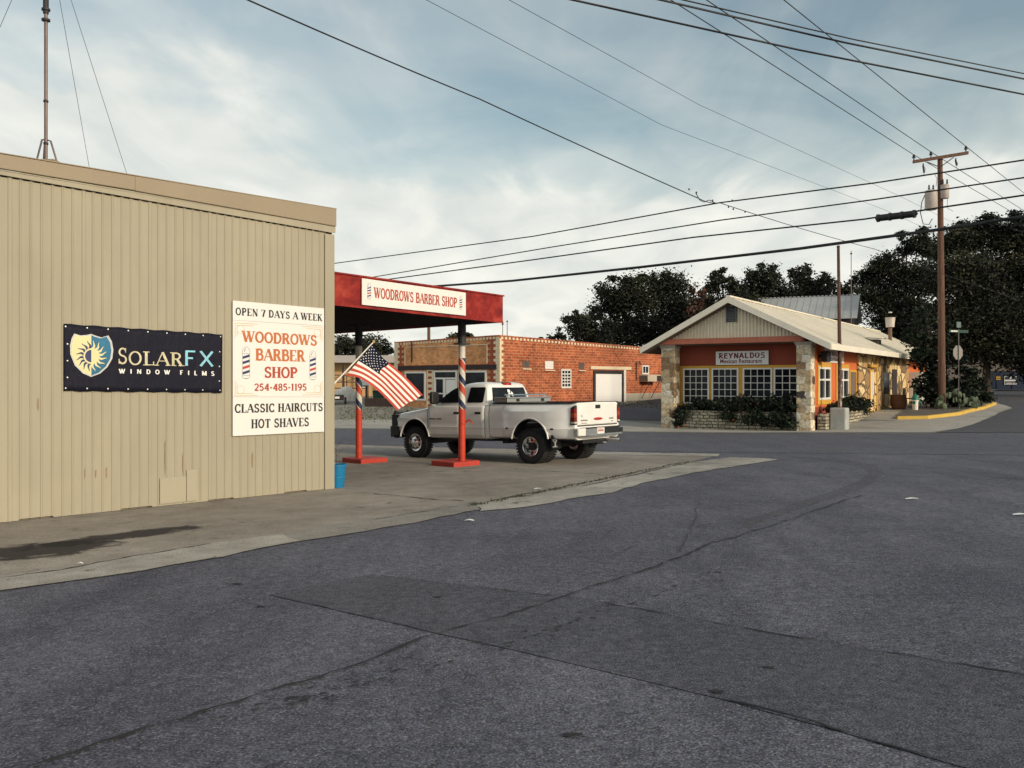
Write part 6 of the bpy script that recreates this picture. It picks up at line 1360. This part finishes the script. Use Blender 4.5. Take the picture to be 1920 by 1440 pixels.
b = MB(); b.box(-.16, .16, -.02, .02, zs_ + 1.32, zs_ + 1.62); b.build('top_plate', M('teal_plate', (.10, .15, .15), .5, .1), ss)
b = MB(); b.box(-.62, -.1, -.019, -.016, zs_ + 1.09, zs_ + 1.16); b.build('name_print', m_wfr, ss)
# dumpster and fence up the side street
Xd, Yd = gp(1893, 733); zd = G(Xd, Yd)
dm = thing('dumpster', 'dark blue steel dumpster with white company sign and yellow sticker', 'dumpster', (Xd, Yd, zd), R_(-12))
m_dblue = M('dumpster_blue', (.012, .024, .055), .55, .25, 2)
b = MB(); b.prism([(-.9, .12), (.9, .12), (.95, 1.35), (.6, 1.62), (-.95, 1.62)], 'x', -1.6, 1.6); b.build('bin', m_dblue, dm, bevel=.02)
b = MB(); b.prism([(-.98, 1.63), (.62, 1.63), (.98, 1.37), (1.0, 1.41), (.64, 1.68), (-.98, 1.68)], 'x', -1.62, 1.62); b.build('lid', m_blk, dm)
b = MB()
for x in (-1.7, 1.61): b.box(x, x + .09, -.6, .5, .55, .75)
for x in (-1.3, -.1, 1.2): b.box(x, x + .08, -.96, -.93, .13, 1.5)
b.build('lift_pocket', m_dblue, dm)
b = MB(); b.box(-.72, .22, -.985, -.966, .55, 1.25); pn = b.build('company_panel', m_wfr, dm); b = MB(); b.box(-.68, .18, -.992, -.986, .96, 1.21); b.box(-.68, .18, -.992, -.986, .60, .82); b.build('panel_print', m_dblue, pn)
b = MB(); b.lathe([(0, -.995), (.09, -.995), (.09, -.993)], (-.25, 0, 1.09), 'y', 12); b.box(-.62, .12, -.995, -.993, .64, .70); b.build('panel_mark', m_wfr, pn)
b = MB(); b.box(-1.35, -1.02, -.98, -.966, .95, 1.22); stk = b.build('warning_sticker', M('sticker_yellow', (.60, .36, .03), .5, .1), dm); b = MB(); b.box(-1.31, -1.06, -.986, -.981, 1.05, 1.12); b.build('sticker_print', m_blk, stk)
fe = thing('board_fence', 'weathered grey board fence behind the dumpster', 'fence', (45.5, 80.5, G(45.5, 80.5)), R_(-12))
b = MB(); x = -5.0
while x < 4.6: b.box(x, x + .17, -.02, .02, .1, 3.0 + random.uniform(-.06, .05)); x += .185
b.build('board', M('weathered_board', (.16, .135, .115), .9, .3, 2, 12), fe)
for x in (-5, -1.8, 1.4, 4.5): b = MB(); b.box(x - .06, x + .06, .03, .15, -.2, 2.9); b.build('post', m_bark, fe)
b = MB(); b.box(-5, 4.6, .022, .07, .5, .6); b.box(-5, 4.6, .022, .07, 2.4, 2.5); b.build('rail', m_bark, fe)
# grey roofed house behind the restaurant
HF = Frame(21.5, 70.0, math.atan2(-.42, .907)); hz = G(21.5, 70)
hs = thing('old_house', 'dark walled house with a grey metal gable roof behind the restaurant', 'house', (HF.o[0], HF.o[1], hz), HF.a)
rp0, rp1 = at(1455, 574, 74), at(1612, 552, 68)
def hl(P): x, y = HF.loc(P.x, P.y); return Vector((x, y, P.z - hz))
apx = hl(at(1612, 553, 67)); eav = hl(at(1602, 592, 64)); lx0 = apx.x - 8.5
ez_ = eav.z; wy = apx.y - eav.y if abs(apx.y - eav.y) > 1.5 else 3.0
m_hroof = M('old_tin_roof', (.36, .37, .37), .5, .16, 1.2, 8, streak=.3); m_hwall = M('dark_house_board', (.05, .042, .04), .9, .3, 2)
b = MB(); b.box(lx0 + .4, apx.x - .3, apx.y - 2.9, apx.y + 2.9, -1, ez_ + .1); b.prism([(apx.y - 2.9, ez_), (apx.y + 2.9, ez_), (apx.y, apx.z - .15)], 'x', apx.x - .6, apx.x - .3); b.build('wall', m_hwall, hs)
for s in (1, -1):
    b = MB(); b.prism([(apx.y, apx.z), (apx.y + s * 3.3, ez_ - .1), (apx.y + s * 3.3, ez_ - .02 - .16), (apx.y, apx.z - .14)], 'x', lx0, apx.x); x = lx0 + .02
    while x < apx.x - .05: b.prism([(apx.y, apx.z + .003), (apx.y + s * 3.3, ez_ - .097), (apx.y + s * 3.3, ez_ - .07), (apx.y, apx.z + .03)], 'x', x, x + .04); x += .5
    b.build('roof', m_hroof, hs)
b = MB(); x = lx0
while x < apx.x: b.box(x, x + .18, apx.y - .06, apx.y + .06, apx.z + .0, apx.z + .07); x += .3
b.build('ridge_cap', m_hroof, hs)
b = MB(); b.box(apx.x - .299, apx.x - .25, apx.y - .35, apx.y + .25, ez_ + .1, ez_ + 1.0); wv = b.build('window', m_glass, hs); b = MB()
for q in ((-.43, -.35), (.25, .33), (-.08, -.02)): b.box(apx.x - .299, apx.x - .22, apx.y + q[0], apx.y + q[1], ez_ + .05, ez_ + 1.05)
b.build('frame', m_wfr, wv)
# thin masts
for (u1, v0, v1, Yy, r, lb) in ((1596, 470, 600, 60, .035, 'thin pale whip mast rising behind the restaurant roof'), (942.5, 605, 634, 54, .03, 'thin reddish pipe mast on the brick building parapet'), (951, 600, 632, 90, .05, 'faint distant street lamp pole over the brick parapet')):
    p0_, p1_ = at(u1, v1 + 60, Yy), at(u1, v0, Yy); t = thing('roof_mast', lb, 'mast', tuple(p0_)); b = MB(); b.tube([(0, 0, 0), p1_ - p0_], [r, r * .7], 8); b.build('pole', m_mast, t, 40)
    b = MB(); b.lathe([(0, -.05), (r * 2, -.04), (r * 2, .05), (0, .06)], tuple((p1_ - p0_) * .97), n=8); b.build('tip', m_steel, t)
# tan shop, racks, car, bin and fence over on the far lot
LF = Frame(-21.0, 72.0, R_(0)); lz = G(-14, 72)
ls = thing('tan_shop', 'low yellow tan shop with a pale flat roof edge seen under the flag pole', 'building', (LF.o[0], LF.o[1], lz))
m_ywall = M('yellow_tan_wall', (.56, .36, .17), .85, .15, 1); m_sofl = M('pale_roof_edge', (.42, .39, .37), .7, .12)
b = MB(); b.box(0, 11.2, 0, 9, -.5, 2.75); b.build('wall', m_ywall, ls); b = MB(); b.box(-.5, 11.7, -1.3, 9.3, 2.76, 3.35); b.build('roof', m_sofl, ls)
b = MB()
for x in (7.3, 9.2, 11.0): b.box(x - .06, x + .06, -1.25, -1.13, -.3, 2.76)
b.build('awning_post', m_lint, ls)
for x in (2.2, 5.2, 8.6):
    b = MB(); b.box(x - .5, x + .5, -.03, -.002, .8, 1.9); w = b.build('window', m_glass, ls); b = MB(); b.box(x - .58, x + .58, -.05, -.031, .72, .8); b.box(x - .58, x + .58, -.05, -.031, 1.9, 1.98); b.build('frame', m_wfr, w)
def rack(label, X, Y):
    t = thing('pipe_rack', label, 'rack', (X, Y, G(X, Y))); b = MB()
    for x in (-1.6, 0, 1.6):
        for y in (0, 1.0): b.tube([(x, y, 0), (x, y, 1.9)], .04, 6)
    for z in (.9, 1.35, 1.88):
        for y in (0, 1.0): b.tube([(-1.6, y, z), (1.6, y, z)], .035, 6)
    for (xa, xb_) in ((-1.6, 0), (0, 1.6)): b.tube([(xa, 0, 1.35), (xb_, 0, 1.88)], .025, 5); b.tube([(xa, 0, 1.88), (xb_, 0, 1.35)], .025, 5)
    b.build('frame', M('brown_iron', (.10, .06, .045), .8, .3), t); return t
rack('rusty iron pipe rack in front of the tan shop', -12.4, 64.5)
def sack(label, X, Y, w, h):
    t = thing('white_bundle', label, 'bundle', (X, Y, G(X, Y)), 0, 'white wrapped bundles under the pipe rack'); b = MB()
    b.lathe([(0, 0), (w * .9, .02), (w, h * .3), (w * .95, h * .7), (w * .6, h * .95), (0, h)], n=14)
    for i, q in enumerate(b.v): b.v[i] = (q[0] * (1 + .12 * math.sin(i * 2.1)), q[1] * (1 + .12 * math.cos(i * 1.7)), q[2])
    b.build('wrap', M('white_wrap', (.6, .58, .54), .7, .15, 4), t, 60); return t
for i, (px_, w, h) in enumerate(((641, .5, .95), (650, .55, 1.1), (658, .45, .8))): p = at(px_, 745, 62.5); sack(('white wrapped bundle at the dark car bumper', 'tallest white wrapped bundle under the pipe rack', 'smallest white wrapped bundle beside the striped post')[i], p.x, 62.5, w, h)
Xc, Yc = gp(633, 758); cr_ = thing('trailer', 'low dark utility trailer with a white plate beside the shop corner, across the road', 'trailer', (Xc, Yc, G(Xc, Yc)), R_(-80))
b = MB(); b.box(-1.3, 1.1, -.42, .42, .28, .36); b.box(-1.3, 1.1, -.42, -.38, .36, .62); b.box(-1.3, 1.1, .38, .42, .36, .62); b.box(1.06, 1.1, -.38, .38, .36, .62); b.box(-1.3, -1.26, -.38, .38, .36, .62); b.build('bed', M('dark_trailer_paint', (.014, .015, .02), .4, .2), cr_, bevel=.01)
for y in (-.52, .52): b = MB(); b.lathe([(0, -.07), (.22, -.07), (.24, -.04), (.24, .04), (.22, .07), (0, .07)], (0, y, .24), 'y', 20); b.build('wheel', m_tyre, cr_, 40)
for y in (-.34, .34): b = MB(); b.box(1.10, 1.12, y - .05, y + .05, .40, .46); b.build('taillight', m_tail, cr_)
b = MB(); b.box(1.101, 1.115, -.15, .15, .40, .54); b.build('licence_plate', m_wfr, cr_); b = MB(); b.tube([(-1.3, 0, .3), (-2.0, 0, .3)], .03, 8); b.build('drawbar', m_steel, cr_)
Xg, Yg = gp(706, 757); gb = thing('green_bin', 'dark green wheeled rubbish bin beside the low brown fence', 'bin', (Xg, Yg + 1, G(Xg, Yg)))
b = MB(); b.prism([(-.7, .1), (.7, .1), (.85, 1.75), (-.85, 1.75)], 'y', -.6, .6); b.build('body', M('bin_green', (.01, .06, .05), .5, .2), gb, bevel=.06); b = MB(); b.prism([(-.9, 1.76), (.9, 1.76), (.75, 2.0), (-.75, 2.0)], 'y', -.68, .68); b.build('lid', M('bin_lid', (.008, .04, .036), .5, .2), gb, bevel=.05)
for x in (-.6, .6): b = MB(); b.lathe([(0, -.05), (.13, -.05), (.13, .05), (0, .05)], (x, .5, .13), 'x', 12); b.build('wheel', m_tyre, gb)
pA_, pB_ = gp(684, 762), gp(748, 764); lf_ = thing('low_fence', 'low dark brown slat fence in front of the green bin', 'fence', (pA_[0], pA_[1], G(*pA_)), math.atan2(pB_[1] - pA_[1], pB_[0] - pA_[0])); gb.scale = (.45, .5, .45); lf_.scale = (1, 1, .68)
Lf = math.hypot(pB_[0] - pA_[0], pB_[1] - pA_[1]); b = MB(); x = 0
while x < Lf: b.box(x, x + .11, -.015, .015, .02, .80 + random.uniform(-.05, .03)); x += .135
b.build('slat', M('brown_slat', (.075, .05, .04), .9, .3, 3), lf_); b = MB(); b.box(0, Lf, .018, .06, .2, .27); b.box(0, Lf, .018, .06, .6, .67); b.build('rail', m_bark, lf_)
Xn, Yn = at(687, 742, 61).x, 61.0; nb = thing('notice_board', 'small white notice board beside the striped post in the far lot', 'board', (Xn, Yn, G(Xn, Yn))); b = MB(); b.box(-.32, .32, -.02, .0, 1.2, 1.95); b.build('panel', m_white_board, nb); b = MB(); b.box(-.04, .04, .001, .06, 0, 1.9); b.build('post', m_lint, nb)
# dry grass along the far verge
gb_ = MB()
for i in range(1500):
    if i < 800: px_, py_ = random.uniform(636, 780), random.choice((random.gauss(783, 4), random.gauss(768, 6)))
    else: px_, py_ = random.uniform(1150, 1240), random.gauss(758, 4) - (0)
    if py_ < 750: continue
    x_, y_ = gp(px_, py_); z_ = G(x_, y_); a = random.uniform(0, 3.14); h = random.uniform(.03, .11); w = .03; dx, dy = math.cos(a) * w, math.sin(a) * w
    gb_.add([(x_ - dx, y_ - dy, z_), (x_ + dx, y_ + dy, z_), (x_ + random.uniform(-.1, .1), y_ + random.uniform(-.1, .1), z_ + h)], [(0, 1, 2)], random.randint(0, 1))
go = gb_.build('grass', [M('dry_grass', (.12, .11, .05), .9, .3), M('green_grass', (.045, .055, .025), .9, .3)], None, fixn=False); go['kind'] = 'stuff'
# weeds in the gutter joint
gw = MB()
for i in range(700):
    t = random.random(); p = between(gp(885, 950), gp(1060, 915), t) if random.random() < .55 else between(gp(1060, 915), gp(1290, 868), random.random()); x_, y_ = p[0] + random.gauss(0, .05), p[1] + random.gauss(0, .05)
    if math.sin(t * 31) < -.2: continue
    z_ = G(x_, y_) + .018; a = random.uniform(0, 3.14); h = random.uniform(.01, .045); dx, dy = math.cos(a) * .012, math.sin(a) * .012
    gw.add([(x_ - dx, y_ - dy, z_), (x_ + dx, y_ + dy, z_), (x_ + random.uniform(-.04, .04), y_ + random.uniform(-.04, .04), z_ + h)], [(0, 1, 2)])
wo_ = gw.build('weeds', _mats['green_grass'], None, fixn=False); wo_['kind'] = 'stuff'
# litter
for (u1, v1, w, lb) in ((1008, 919, .11, 'scrap of white paper on the lot near the gutter'), (1710, 938, .16, 'scrap of white paper on the open street'), (1914, 968, .16, 'white scrap at the street edge of the view'), (880, 979, .11, 'white scrap on the street beside the gutter'), (150, 1061, .05, 'small white scrap in the gutter by the oil stain')):
    x_, y_ = gp(u1, v1); b = MB(); b.add([(-w, -w * .3, .0), (w * .2, -w * .35, .02), (w, -w * .1, .004), (w * .8, w * .35, .015), (-w * .1, w * .3, .03), (-w * .9, w * .3, .006)], [(0, 1, 4, 5), (1, 2, 3, 4)]); o = b.build('paper_scrap', m_wlet, None, fixn=False); o.location = (x_, y_, G(x_, y_) + .022); o.rotation_euler = (0, 0, random.uniform(-.4, .4)); o.scale = (.65, .65, .65); tag(o, lb, 'litter', 'paper scraps on the ground')
